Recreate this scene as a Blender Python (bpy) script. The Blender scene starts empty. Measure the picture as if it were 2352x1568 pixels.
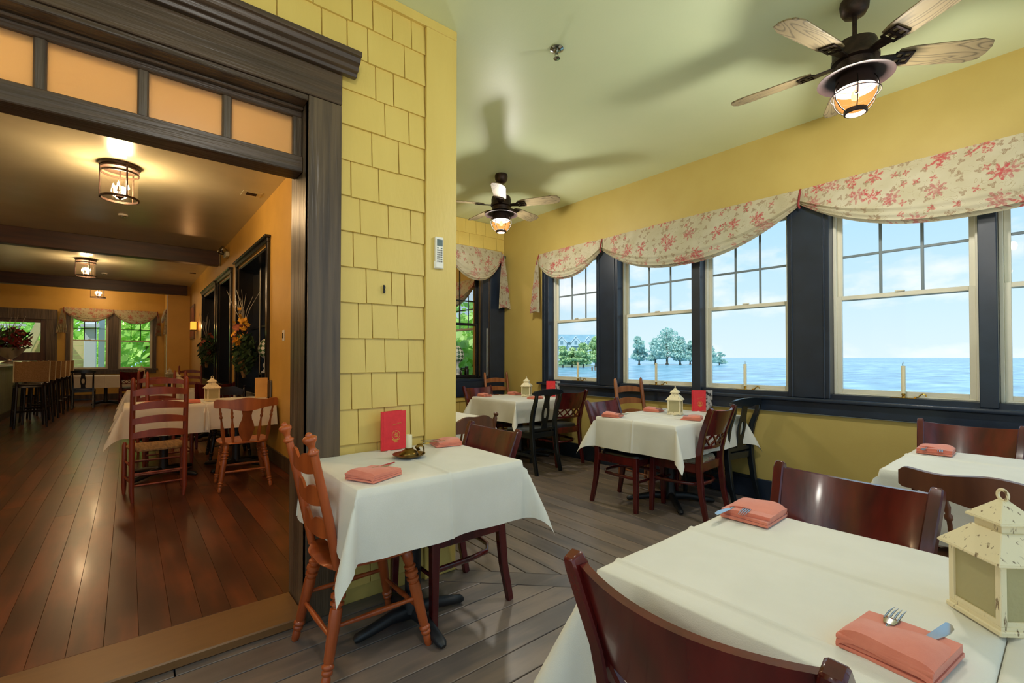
import bpy, bmesh, math, random
from mathutils import Vector, Matrix
R = math.radians
sc = bpy.context.scene
COL = sc.collection
# ------------------------------------------------------------------ camera
cd = bpy.data.cameras.new('camera'); cam = bpy.data.objects.new('camera', cd); COL.objects.link(cam)
cd.sensor_width = 36; cd.lens = 16.37; cd.shift_y = 0.00869; cd.clip_start = .02; cd.clip_end = 60000
cam.location = (0, 0, 1.27)
cam.rotation_euler = (R(90.865), R(-.044), R(-39.478))
sc.camera = cam
# ------------------------------------------------------------------ colour management
sc.view_settings.view_transform = 'Standard'; sc.view_settings.look = 'None'
sc.view_settings.gamma = 1; sc.view_settings.use_curve_mapping = False
sc.view_settings.exposure = 0.35
try:
    sc.cycles.use_denoising = True; sc.cycles.max_bounces = 10; sc.cycles.diffuse_bounces = 5
    sc.cycles.transparent_max_bounces = 16; sc.cycles.sample_clamp_indirect = 6; sc.cycles.caustics_refractive = False; sc.cycles.caustics_reflective = False
except Exception: pass
# ------------------------------------------------------------------ world: summer sky with soft clouds
w = bpy.data.worlds.new('sky'); sc.world = w; w.use_nodes = True
nt = w.node_tree; nt.nodes.clear()
def N(t, k, **kw):
    n = t.nodes.new(k)
    for a, b in kw.items():
        if a.startswith('i_'):
            n.inputs[int(a[2:]) if a[2:].isdigit() else a[2:].replace('_', ' ')].default_value = b
        else: setattr(n, a, b)
    return n
def L(t, a, b): t.links.new(a, b)
def ramp(t, fac, stops):
    n = N(t, 'ShaderNodeValToRGB'); e = n.color_ramp.elements
    while len(e) < len(stops): e.new(.5)
    for i, (p, c) in enumerate(stops):
        e[i].position = p; e[i].color = (*c, 1) if len(c) == 3 else c
    if fac is not None: L(t, fac, n.inputs[0])
    return n
def s2l(c): return tuple(((x/255)/12.92 if x <= 10 else (((x/255)+.055)/1.055)**2.4) for x in c)
tc = N(nt, 'ShaderNodeTexCoord'); sx = N(nt, 'ShaderNodeSeparateXYZ'); L(nt, tc.outputs['Generated'], sx.inputs[0])
grad = ramp(nt, sx.outputs[2], [(0, s2l((212, 228, 234))), (.10, s2l((196, 222, 234))), (.35, s2l((156, 206, 236))), (1, s2l((120, 180, 230)))])
mp = N(nt, 'ShaderNodeMapping'); mp.inputs['Scale'].default_value = (1, 1, 2.2); L(nt, tc.outputs['Generated'], mp.inputs[0])
nz = N(nt, 'ShaderNodeTexNoise'); nz.inputs['Scale'].default_value = 5.5; nz.inputs['Detail'].default_value = 7; nz.inputs['Roughness'].default_value = .55; L(nt, mp.outputs[0], nz.inputs['Vector'])
cl = ramp(nt, nz.outputs[0], [(.50, (0, 0, 0)), (.66, (1, 1, 1))])
mx = N(nt, 'ShaderNodeMix', data_type='RGBA'); L(nt, cl.outputs[0], mx.inputs[0]); L(nt, grad.outputs[0], mx.inputs[6]); mx.inputs[7].default_value = (*s2l((236, 238, 238)), 1)
bg = N(nt, 'ShaderNodeBackground'); bg.inputs[1].default_value = 1.0; L(nt, mx.outputs[2], bg.inputs[0])
wo = N(nt, 'ShaderNodeOutputWorld'); L(nt, bg.outputs[0], wo.inputs[0])
# ------------------------------------------------------------------ sun: high, behind the house (roof keeps it out of the rooms)
sd = bpy.data.lights.new('sun', 'SUN'); sd.energy = 4.4; sd.angle = R(1); sd.color = (1, .95, .86)
so = bpy.data.objects.new('sun', sd); COL.objects.link(so)
so.rotation_euler = Vector((.55, .20, -.95)).to_track_quat('-Z', 'Y').to_euler()

# ================================================================== helpers
class MB:
    def __init__(s): s.v = []; s.f = []
    def add(s, V, F, M=None):
        o = len(s.v); s.v += [tuple(M @ Vector(p)) if M else tuple(p) for p in V]; s.f += [tuple(i+o for i in f) for f in F]; return s
    def box(s, x0, x1, y0, y1, z0, z1, M=None):
        V = [(x, y, z) for z in (z0, z1) for y in (y0, y1) for x in (x0, x1)]
        return s.add(V, [(0, 2, 3, 1), (4, 5, 7, 6), (0, 1, 5, 4), (2, 6, 7, 3), (0, 4, 6, 2), (1, 3, 7, 5)], M)
    def tube(s, P, r, n=8, sq=1.0, cap=True, up=None):
        P = [Vector(p) for p in P]; m = len(P); rr = r if isinstance(r, (list, tuple)) else [r]*m
        T = [(P[min(i+1, m-1)]-P[max(i-1, 0)]).normalized() for i in range(m)]
        u = Vector(up) if up else Vector((0, 0, 1))
        if abs(T[0].dot(u)) > .95 and not up: u = Vector((1, 0, 0))
        V = []; F = []
        a = (u-T[0]*u.dot(T[0])).normalized()
        for i in range(m):
            if up: a = (u-T[i]*u.dot(T[i])).normalized()
            else: a = (a-T[i]*a.dot(T[i])).normalized()
            b = T[i].cross(a); ri = rr[i]; ra, rb = ri if isinstance(ri, (tuple, list)) else (ri, ri*sq)
            for k in range(n):
                t = 2*math.pi*(k+.5)/n
                c, q = math.cos(t), math.sin(t)
                if n == 4: c, q = (1 if c > 0 else -1), (1 if q > 0 else -1)
                V.append(P[i]+a*ra*c+b*rb*q)
        for i in range(m-1):
            for k in range(n):
                F.append((i*n+k, i*n+(k+1) % n, (i+1)*n+(k+1) % n, (i+1)*n+k))
        if cap: F += [tuple(range(n))[::-1], tuple((m-1)*n+k for k in range(n))]
        return s.add(V, F)
    def lathe(s, prof, n=16, M=None, c=(0, 0, 0), cap=True):
        V = []; F = []
        for r, z in prof:
            for k in range(n):
                t = 2*math.pi*k/n; V.append((c[0]+r*math.cos(t), c[1]+r*math.sin(t), c[2]+z))
        m = len(prof)
        for i in range(m-1):
            for k in range(n): F.append((i*n+k, i*n+(k+1) % n, (i+1)*n+(k+1) % n, (i+1)*n+k))
        if cap and prof[0][0] > 1e-5: F.append(tuple(range(n))[::-1])
        if cap and prof[-1][0] > 1e-5: F.append(tuple((m-1)*n+k for k in range(n)))
        return s.add(V, F, M)
    def turned(s, p0, p1, prof, n=10):
        """lathe between two points; prof = [(t 0..1, r)]"""
        a, b = Vector(p0), Vector(p1); d = b-a
        M = Matrix.Translation(a) @ d.to_track_quat('Z', 'Y').to_matrix().to_4x4()
        return s.lathe([(r, t*d.length) for t, r in prof], n, M)
    def prism(s, poly, d0, d1, fn):
        """extrude 2D polygon; fn(a,b,d)->xyz"""
        n = len(poly); V = [fn(a, b, d0) for a, b in poly]+[fn(a, b, d1) for a, b in poly]
        F = [tuple(range(n))[::-1], tuple(range(n, 2*n))]+[(i, (i+1) % n, n+(i+1) % n, n+i) for i in range(n)]
        return s.add(V, F)
    def ring(s, outer, inner, d0, d1, fn):
        n = len(outer); V = []
        for d in (d0, d1):
            V += [fn(a, b, d) for a, b in outer]+[fn(a, b, d) for a, b in inner]
        F = []
        for i in range(n):
            j = (i+1) % n
            F += [(i, n+i, n+j, j), (2*n+i, 2*n+j, 3*n+j, 3*n+i), (i, j, 2*n+j, 2*n+i), (n+i, 3*n+i, 3*n+j, n+j)]
        return s.add(V, F)
    def grid(s, fn, nu, nv, M=None):
        V = [fn(i/nu, j/nv) for j in range(nv+1) for i in range(nu+1)]
        F = [(j*(nu+1)+i, j*(nu+1)+i+1, (j+1)*(nu+1)+i+1, (j+1)*(nu+1)+i) for j in range(nv) for i in range(nu)]
        return s.add(V, F, M)
    def slab(s, fa, fb, nu, nv, M=None):
        """closed panel between two surfaces fa and fb (u,v)->xyz"""
        o = len(s.v); s.grid(fa, nu, nv, M); q = (nu+1)*(nv+1); s.grid(fb, nu, nv, M)
        k = len(s.f); 
        for i in range(k-nu*nv, k): s.f[i] = s.f[i][::-1]
        A = [i for i in range(nu+1)]+[j*(nu+1)+nu for j in range(1, nv+1)]+[nv*(nu+1)+i for i in range(nu-1, -1, -1)]+[j*(nu+1) for j in range(nv-1, 0, -1)]
        for i in range(len(A)):
            a, b = A[i], A[(i+1) % len(A)]; s.f.append((o+b, o+a, o+q+a, o+q+b))
        return s
    def build(s, name, mat, parent=None, smooth=None, bev=0, loc=None, rz=0, seg=1):
        me = bpy.data.meshes.new(name); me.from_pydata(s.v, [], s.f)
        bm = bmesh.new(); bm.from_mesh(me); bmesh.ops.recalc_face_normals(bm, faces=bm.faces)
        if bev:
            E = [e for e in bm.edges if len(e.link_faces) == 2 and e.calc_face_angle(0) > R(35)]
            bmesh.ops.bevel(bm, geom=E, offset=bev, segments=seg, affect='EDGES', profile=.5, clamp_overlap=True)
        bm.to_mesh(me); bm.free()
        if smooth:
            me.polygons.foreach_set('use_smooth', [True]*len(me.polygons)); me.set_sharp_from_angle(angle=R(smooth))
        me.materials.append(mat)
        o = bpy.data.objects.new(name, me); COL.objects.link(o)
        if parent: o.parent = parent
        if loc: o.location = loc
        if rz: o.rotation_euler.z = rz
        return o
def B(*a): return MB().box(*a)
def tag(o, label=None, cat=None, group=None, kind=None):
    if label: o['label'] = label
    if cat: o['category'] = cat
    if group: o['group'] = group
    if kind: o['kind'] = kind
    return o
def empty(name, loc=(0, 0, 0), rz=0):
    o = bpy.data.objects.new(name, None); o.empty_display_size = .1; COL.objects.link(o); o.location = loc; o.rotation_euler.z = rz; return o
KIDS = {}
def kids(o): return [c for c in bpy.data.objects if c.parent == o]
def tree(o, loc, rz, label, cat=None, group=None, parent=None):
    def cp(a, par):
        c = a.copy(); COL.objects.link(c); c.parent = par
        for k in list(a.children): cp(k, c)
        return c
    c = cp(o, parent); c.location = loc; c.rotation_euler.z = rz
    if label: c['label'] = label
    if group: c['group'] = group
    return c
def struct(o): o['kind'] = 'structure'; return o

# ================================================================== materials
def mat(name, c1, c2=None, rough=.5, metal=0, scale=8, stretch=(1, 1, 1), detail=4, bump=0, bscale=None, spec=.5, coat=0, lo=.35, hi=.65, sheen=0, emit=None, es=0, alpha=None):
    m = bpy.data.materials.new(name); m.use_nodes = True; t = m.node_tree; b = t.nodes['Principled BSDF']
    b.inputs['Roughness'].default_value = rough; b.inputs['Metallic'].default_value = metal
    b.inputs['Specular IOR Level'].default_value = spec; b.inputs['Coat Weight'].default_value = coat; b.inputs['Coat Roughness'].default_value = .08
    if sheen: b.inputs['Sheen Weight'].default_value = sheen
    if emit: b.inputs['Emission Color'].default_value = (*emit, 1); b.inputs['Emission Strength'].default_value = es
    tcn = N(t, 'ShaderNodeTexCoord'); mpn = N(t, 'ShaderNodeMapping'); mpn.inputs['Scale'].default_value = stretch; L(t, tcn.outputs['Object'], mpn.inputs[0])
    c1 = s2l(c1); c2 = s2l(c2) if c2 else c1
    if c2 != c1:
        n = N(t, 'ShaderNodeTexNoise'); n.inputs['Scale'].default_value = scale; n.inputs['Detail'].default_value = detail; L(t, mpn.outputs[0], n.inputs['Vector'])
        r = ramp(t, n.outputs[0], [(lo, c1), (hi, c2)]); L(t, r.outputs[0], b.inputs['Base Color'])
    else: b.inputs['Base Color'].default_value = (*c1, 1)
    if bump:
        n2 = N(t, 'ShaderNodeTexNoise'); n2.inputs['Scale'].default_value = bscale or scale; n2.inputs['Detail'].default_value = 3; L(t, mpn.outputs[0], n2.inputs['Vector'])
        bp = N(t, 'ShaderNodeBump'); bp.inputs['Strength'].default_value = bump; bp.inputs['Distance'].default_value = .01; L(t, n2.outputs[0], bp.inputs['Height']); L(t, bp.outputs[0], b.inputs['Normal'])
    return m
def wood(name, c1, c2, rough=.35, axis='z', scale=14, bump=.05, coat=0, spec=.5):
    st = {'x': (.12, 1, 1), 'y': (1, .12, 1), 'z': (1, 1, .12)}[axis]
    return mat(name, c1, c2, rough=rough, scale=scale, stretch=st, detail=6, bump=bump, bscale=scale*2.5, coat=coat, spec=spec)
M = {}
M['yellow'] = mat('yellow_paint', (186, 164, 92), (181, 158, 86), rough=.55, scale=3, bump=.06, bscale=160)
M['shingle'] = mat('yellow_shingle_paint', (222, 195, 108), (216, 188, 101), rough=.42, scale=5, bump=.10, bscale=60, stretch=(1, 1, .25))
M['ceil'] = mat('sage_ceiling_paint', (220, 230, 190), (214, 226, 185), rough=.38, scale=1.5, bump=.04, bscale=60)
M['ceil_in'] = mat('inner_ceiling_paint', (208, 205, 176), (200, 197, 168), rough=.25, scale=2, bump=.05, bscale=120)
M['ochre'] = mat('ochre_wall_paint', (214, 172, 82), (206, 164, 76), rough=.5, scale=3, bump=.06, bscale=150)
M['dark'] = mat('dark_brown_trim_paint', (104, 86, 64), (66, 53, 41), rough=.36, scale=26, stretch=(1, 1, .05), bump=.4, bscale=60)
M['darkx'] = mat('dark_brown_board_paint', (84, 66, 50), (62, 48, 37), rough=.36, scale=26, stretch=(.05, 1, 1), bump=.35, bscale=60)
M['navy'] = mat('navy_black_trim_paint', (36, 46, 62), (31, 40, 54), rough=.28, scale=6, bump=.03, bscale=90)
M['black'] = mat('black_trim_paint', (22, 21, 22), (16, 15, 16), rough=.25, scale=6)
M['beam'] = wood('beam_brown', (74, 44, 28), (52, 30, 20), axis='x', rough=.4)
M['sash'] = mat('cream_sash_vinyl', (226, 222, 204), (220, 216, 198), rough=.4, scale=5)
M['grille'] = mat('grey_grille', (118, 132, 138), rough=.5)
M['white'] = mat('white_trim', (235, 233, 226), (228, 226, 218), rough=.45)
M['cloth'] = mat('ivory_tablecloth', (230, 227, 216), (224, 221, 209), rough=.85, scale=6, bump=.12, bscale=420, sheen=.2)
M['coral'] = mat('coral_napkin', (226, 134, 110), (218, 124, 100), rough=.8, scale=20, bump=.15, bscale=500, sheen=.3)
M['mahog'] = wood('mahogany_varnish', (96, 24, 22), (64, 14, 16), rough=.24, coat=.3)
M['orange'] = wood('orange_maple', (186, 92, 42), (150, 66, 28), rough=.3, coat=.2)
M['oak'] = wood('ladder_oak', (166, 104, 62), (132, 76, 44), rough=.38)
M['redwood'] = wood('red_ladder_wood', (152, 70, 44), (118, 50, 34), rough=.38)
M['walnut'] = wood('captain_walnut', (112, 66, 42), (86, 48, 30), rough=.35)
M['blackch'] = mat('black_chair_paint', (24, 32, 38), (17, 23, 28), rough=.26, scale=6)
M['pad'] = mat('black_vinyl_pad', (22, 23, 26), (16, 17, 20), rough=.32, bump=.1, bscale=90)
M['rush'] = mat('woven_rush', (150, 116, 70), (112, 82, 46), rough=.7, scale=60, stretch=(1, .1, 1), bump=.3, bscale=80)
M['brass'] = mat('aged_brass', (150, 118, 58), (96, 74, 34), rough=.3, metal=1, scale=12)
M['brassb'] = mat('bright_brass', (205, 165, 80), rough=.18, metal=1)
M['ivory'] = mat('ivory_candle', (238, 228, 192), rough=.45)
M['steel'] = mat('steel', (190, 192, 196), rough=.14, metal=1)
M['iron'] = mat('black_cast_iron', (30, 33, 37), (22, 24, 27), rough=.45, bump=.1, bscale=60)
M['lantern'] = mat('distressed_cream_metal', (128, 104, 72), (234, 221, 184), rough=.5, scale=120, detail=9, lo=.325, hi=.385, stretch=(1, 1, .3))
M['menu'] = mat('red_menu_cover', (226, 46, 54), (216, 40, 48), rough=.5, scale=40, bump=.05, bscale=300)
M['gold'] = mat('gold_foil', (226, 178, 84), rough=.35, metal=.6)
M['paper'] = mat('menu_paper', (230, 226, 214), rough=.7)
M['photo'] = mat('printed_photo', (40, 38, 36), (196, 190, 184), rough=.45, scale=26, detail=2, lo=.42, hi=.56)
M['cage'] = mat('black_cage_wire', (26, 20, 17), rough=.7, spec=.1)
M['fanmetal'] = mat('rust_bronze', (66, 48, 40), (44, 33, 29), rough=.45, metal=.55, scale=30, bump=.15, bscale=120)
M['copper'] = mat('rust_copper_shade', (46, 29, 25), (38, 24, 21), rough=.6, metal=.1, scale=20)
M['burlap'] = mat('burlap_cover', (176, 140, 96), (150, 116, 76), rough=.9, scale=70, bump=.3, bscale=140)
M['stool'] = mat('black_stool', (34, 27, 28), (24, 19, 20), rough=.3)
M['redcord'] = mat('dark_red_cord', (132, 40, 40), rough=.7)
M['sage'] = mat('sage_beadboard', (128, 140, 118), (118, 130, 108), rough=.5)
M['plastic'] = mat('white_plastic', (240, 238, 228), rough=.4)
M['lcd'] = mat('grey_lcd', (92, 112, 112), rough=.25)
M['keys'] = mat('grey_print', (120, 120, 118), rough=.6)
M['chrome'] = mat('chrome', (170, 172, 165), rough=.15, metal=1)
M['slot'] = mat('dark_slot', (28, 24, 20), rough=.8)
M['terra'] = mat('terracotta_bowl', (170, 96, 60), rough=.5)
M['leaf'] = mat('dark_leaf', (56, 84, 40), (34, 56, 28), rough=.6, scale=12)
M['petaly'] = mat('yellow_petal', (236, 176, 40), (214, 146, 30), rough=.6, scale=20)
M['petalo'] = mat('dusty_orange_petal', (190, 108, 72), (160, 80, 60), rough=.7, scale=20)
M['petalr'] = mat('dark_red_petal', (150, 52, 50), (110, 34, 38), rough=.7, scale=20)
M['twig'] = mat('pale_twig', (176, 168, 150), rough=.7)
M['bark'] = mat('grey_bark', (120, 112, 100), (96, 90, 80), rough=.9, scale=3)
M['siding'] = mat('yellow_siding', (222, 204, 150), (214, 196, 142), rough=.6)
M['extwhite'] = mat('exterior_white', (226, 232, 238), rough=.5)
M['bldg'] = mat('pale_blue_siding', (176, 204, 216), (168, 196, 208), rough=.7, scale=.5)
M['roof'] = mat('slate_roof', (112, 150, 168), (104, 140, 158), rough=.8, scale=.5)
M['slab'] = mat('dark_subfloor', (22, 18, 15), rough=.9)
def wood_floor(name, stops, axis, rough, coat, sc1=2.2, bump=.05, rv=.12):
    """boards: per-board tone (object random) + streaky grain"""
    m = bpy.data.materials.new(name); m.use_nodes = True; t = m.node_tree; b = t.nodes['Principled BSDF']
    b.inputs['Coat Weight'].default_value = coat; b.inputs['Coat Roughness'].default_value = .12
    tcn = N(t, 'ShaderNodeTexCoord'); oi = N(t, 'ShaderNodeObjectInfo'); mpn = N(t, 'ShaderNodeMapping'); mpn.inputs['Scale'].default_value = (.12, 1, 1) if axis == 'x' else (1, .12, 1)
    L(t, tcn.outputs['Object'], mpn.inputs[0])
    ml = N(t, 'ShaderNodeMath', operation='MULTIPLY'); ml.inputs[1].default_value = 37; L(t, oi.outputs['Random'], ml.inputs[0])
    n = N(t, 'ShaderNodeTexNoise', noise_dimensions='4D'); n.inputs['Scale'].default_value = sc1*6; n.inputs['Detail'].default_value = 6; L(t, mpn.outputs[0], n.inputs['Vector']); L(t, ml.outputs[0], n.inputs['W'])
    n2 = N(t, 'ShaderNodeTexNoise', noise_dimensions='4D'); n2.inputs['Scale'].default_value = sc1; n2.inputs['Detail'].default_value = 3; L(t, tcn.outputs['Object'], n2.inputs['Vector']); L(t, ml.outputs[0], n2.inputs['W'])
    a1 = N(t, 'ShaderNodeMath', operation='MULTIPLY_ADD'); L(t, n.outputs[0], a1.inputs[0]); a1.inputs[1].default_value = .5; 
    a2 = N(t, 'ShaderNodeMath', operation='MULTIPLY'); L(t, n2.outputs[0], a2.inputs[0]); a2.inputs[1].default_value = .5; L(t, a2.outputs[0], a1.inputs[2])
    a3 = N(t, 'ShaderNodeMath', operation='MULTIPLY_ADD'); L(t, oi.outputs['Random'], a3.inputs[0]); a3.inputs[1].default_value = rv; L(t, a1.outputs[0], a3.inputs[2])
    r = ramp(t, a3.outputs[0], [(p, s2l(c)) for p, c in stops]); L(t, r.outputs[0], b.inputs['Base Color'])
    rr = N(t, 'ShaderNodeMath', operation='MULTIPLY_ADD'); L(t, n2.outputs[0], rr.inputs[0]); rr.inputs[1].default_value = .06; rr.inputs[2].default_value = rough-.03; L(t, rr.outputs[0], b.inputs['Roughness'])
    bp = N(t, 'ShaderNodeBump'); bp.inputs['Strength'].default_value = bump; bp.inputs['Distance'].default_value = .01; L(t, n.outputs[0], bp.inputs['Height']); L(t, bp.outputs[0], b.inputs['Normal'])
    return m
M['deckx'] = wood_floor('grey_brown_deck_x', [(.3, (74, 65, 64)), (.5, (106, 97, 93)), (.62, (136, 119, 107)), (.8, (102, 99, 101))], 'x', .36, 0)
M['decky'] = wood_floor('grey_brown_deck_y', [(.3, (74, 65, 64)), (.5, (106, 97, 93)), (.62, (136, 119, 107)), (.8, (102, 99, 101))], 'y', .36, 0)
M['inner_floor'] = wood_floor('dark_red_brown_floor', [(.3, (44, 24, 16)), (.5, (78, 42, 26)), (.62, (112, 58, 32)), (.8, (66, 36, 24))], 'y', .30, .10, sc1=1.8, rv=.06)
M['thresh'] = wood_floor('threshold_wood', [(.3, (84, 56, 32)), (.6, (128, 90, 52)), (.9, (104, 72, 42))], 'x', .35, .1)
M['blade'] = None
def glass(name, tint=(1, 1, 1), refl=.12, rough=0.0):
    m = bpy.data.materials.new(name); m.use_nodes = True; t = m.node_tree; t.nodes.clear()
    o = N(t, 'ShaderNodeOutputMaterial'); tr = N(t, 'ShaderNodeBsdfTransparent'); tr.inputs[0].default_value = (*tint, 1); g = N(t, 'ShaderNodeBsdfGlossy'); g.inputs['Roughness'].default_value = rough
    fr = N(t, 'ShaderNodeFresnel'); fr.inputs[0].default_value = 1.35; k = N(t, 'ShaderNodeMath', operation='MULTIPLY'); k.inputs[1].default_value = refl/.05; k.use_clamp = True; L(t, fr.outputs[0], k.inputs[0])
    mm = N(t, 'ShaderNodeMixShader'); L(t, k.outputs[0], mm.inputs[0]); L(t, tr.outputs[0], mm.inputs[1]); L(t, g.outputs[0], mm.inputs[2]); L(t, mm.outputs[0], o.inputs[0])
    return m
M['glass'] = glass('window_glass', (.97, .99, 1), .02)
M['clear'] = glass('clear_glass', (.97, .95, .9), .05)
M['unlitglass'] = mat('unlit_room_glass', (8, 8, 9), rough=.04, spec=.6)  # opaque black panes stand in for the darkness of the unlit room behind
def frosted(name, col, tr=.5, rough=.6, emit=0):
    m = bpy.data.materials.new(name); m.use_nodes = True; t = m.node_tree; t.nodes.clear(); c = (*s2l(col), 1)
    o = N(t, 'ShaderNodeOutputMaterial'); d = N(t, 'ShaderNodeBsdfDiffuse'); d.inputs[0].default_value = c; q = N(t, 'ShaderNodeBsdfTranslucent'); q.inputs[0].default_value = c
    tcn = N(t, 'ShaderNodeTexCoord'); nn = N(t, 'ShaderNodeTexNoise'); nn.inputs['Scale'].default_value = 90; L(t, tcn.outputs['Object'], nn.inputs['Vector']); bp = N(t, 'ShaderNodeBump'); bp.inputs['Strength'].default_value = .3; bp.inputs['Distance'].default_value = .01; L(t, nn.outputs[0], bp.inputs['Height']); L(t, bp.outputs[0], d.inputs['Normal'])
    a = N(t, 'ShaderNodeMixShader'); a.inputs[0].default_value = tr; L(t, d.outputs[0], a.inputs[1]); L(t, q.outputs[0], a.inputs[2])
    g = N(t, 'ShaderNodeBsdfGlossy'); g.inputs['Roughness'].default_value = rough*.4; b = N(t, 'ShaderNodeMixShader'); b.inputs[0].default_value = .06; L(t, a.outputs[0], b.inputs[1]); L(t, g.outputs[0], b.inputs[2])
    out = b
    if emit:
        e = N(t, 'ShaderNodeEmission'); e.inputs[0].default_value = c; e.inputs[1].default_value = emit
        s = N(t, 'ShaderNodeAddShader'); L(t, b.outputs[0], s.inputs[0]); L(t, e.outputs[0], s.inputs[1]); out = s
    L(t, out.outputs[0], o.inputs[0]); return m
M['frost'] = frosted('frosted_transom_glass', (255, 236, 196), .92)
M['lampane'] = frosted('frosted_lantern_glass', (226, 218, 170), .55)
def globe(name, col, es):
    m = bpy.data.materials.new(name); m.use_nodes = True; t = m.node_tree; t.nodes.clear()
    o = N(t, 'ShaderNodeOutputMaterial'); tr = N(t, 'ShaderNodeBsdfTransparent'); e = N(t, 'ShaderNodeEmission'); e.inputs[0].default_value = (*s2l(col), 1)
    lw = N(t, 'ShaderNodeLayerWeight'); lw.inputs[0].default_value = .35; rp = N(t, 'ShaderNodeMapRange'); rp.inputs[3].default_value = es*1.15; rp.inputs[4].default_value = es*.55; L(t, lw.outputs['Facing'], rp.inputs[0]); L(t, rp.outputs[0], e.inputs[1])
    mm = N(t, 'ShaderNodeMixShader'); mm.inputs[0].default_value = .70; L(t, tr.outputs[0], mm.inputs[1]); L(t, e.outputs[0], mm.inputs[2]); L(t, mm.outputs[0], o.inputs[0]); return m
M['globe'] = globe('amber_globe_glass', (255, 172, 88), .95)
M['fanbulb'] = None
def emis(name, col, s):
    m = bpy.data.materials.new(name); m.use_nodes = True; t = m.node_tree; t.nodes.clear(); o = N(t, 'ShaderNodeOutputMaterial'); e = N(t, 'ShaderNodeEmission'); e.inputs[0].default_value = (*s2l(col), 1); e.inputs[1].default_value = s; L(t, e.outputs[0], o.inputs[0]); return m
def dusty(name, col, f):
    m = bpy.data.materials.new(name); m.use_nodes = True; t = m.node_tree; t.nodes.clear(); o = N(t, 'ShaderNodeOutputMaterial'); tr = N(t, 'ShaderNodeBsdfTransparent'); d = N(t, 'ShaderNodeBsdfTranslucent'); d.inputs[0].default_value = (*s2l(col), 1)
    g = N(t, 'ShaderNodeBsdfGlossy'); g.inputs['Roughness'].default_value = .05; a = N(t, 'ShaderNodeMixShader'); a.inputs[0].default_value = f; L(t, tr.outputs[0], a.inputs[1]); L(t, d.outputs[0], a.inputs[2]); b = N(t, 'ShaderNodeMixShader'); b.inputs[0].default_value = .05; L(t, a.outputs[0], b.inputs[1]); L(t, g.outputs[0], b.inputs[2]); L(t, b.outputs[0], o.inputs[0]); return m
M['seeded'] = dusty('seeded_glass', (255, 232, 190), .003)
M['bulb'] = emis('warm_bulb', (255, 214, 150), 14)
M['fanbulb'] = emis('soft_bulb', (255, 206, 140), 5)
M['sconce'] = emis('amber_sconce_shade', (255, 150, 50), 1.6)
def blade_mat():
    m = bpy.data.materials.new('weathered_oak_blade'); m.use_nodes = True; t = m.node_tree; b = t.nodes['Principled BSDF']; b.inputs['Roughness'].default_value = .55
    tcn = N(t, 'ShaderNodeTexCoord'); mpn = N(t, 'ShaderNodeMapping'); mpn.inputs['Scale'].default_value = (1.3, 7, 1); L(t, tcn.outputs['Object'], mpn.inputs[0])
    n = N(t, 'ShaderNodeTexNoise'); n.inputs['Scale'].default_value = 1.6; n.inputs['Detail'].default_value = 1; L(t, mpn.outputs[0], n.inputs['Vector'])
    k = N(t, 'ShaderNodeMath', operation='MULTIPLY'); k.inputs[1].default_value = 12; L(t, n.outputs[0], k.inputs[0]); fr = N(t, 'ShaderNodeMath', operation='FRACT'); L(t, k.outputs[0], fr.inputs[0])
    r = ramp(t, fr.outputs[0], [(0, s2l((92, 80, 58))), (.25, s2l((140, 124, 92))), (.8, s2l((134, 118, 86))), (1, s2l((86, 74, 54)))]); L(t, r.outputs[0], b.inputs['Base Color']); return m
M['blade'] = blade_mat()
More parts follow.
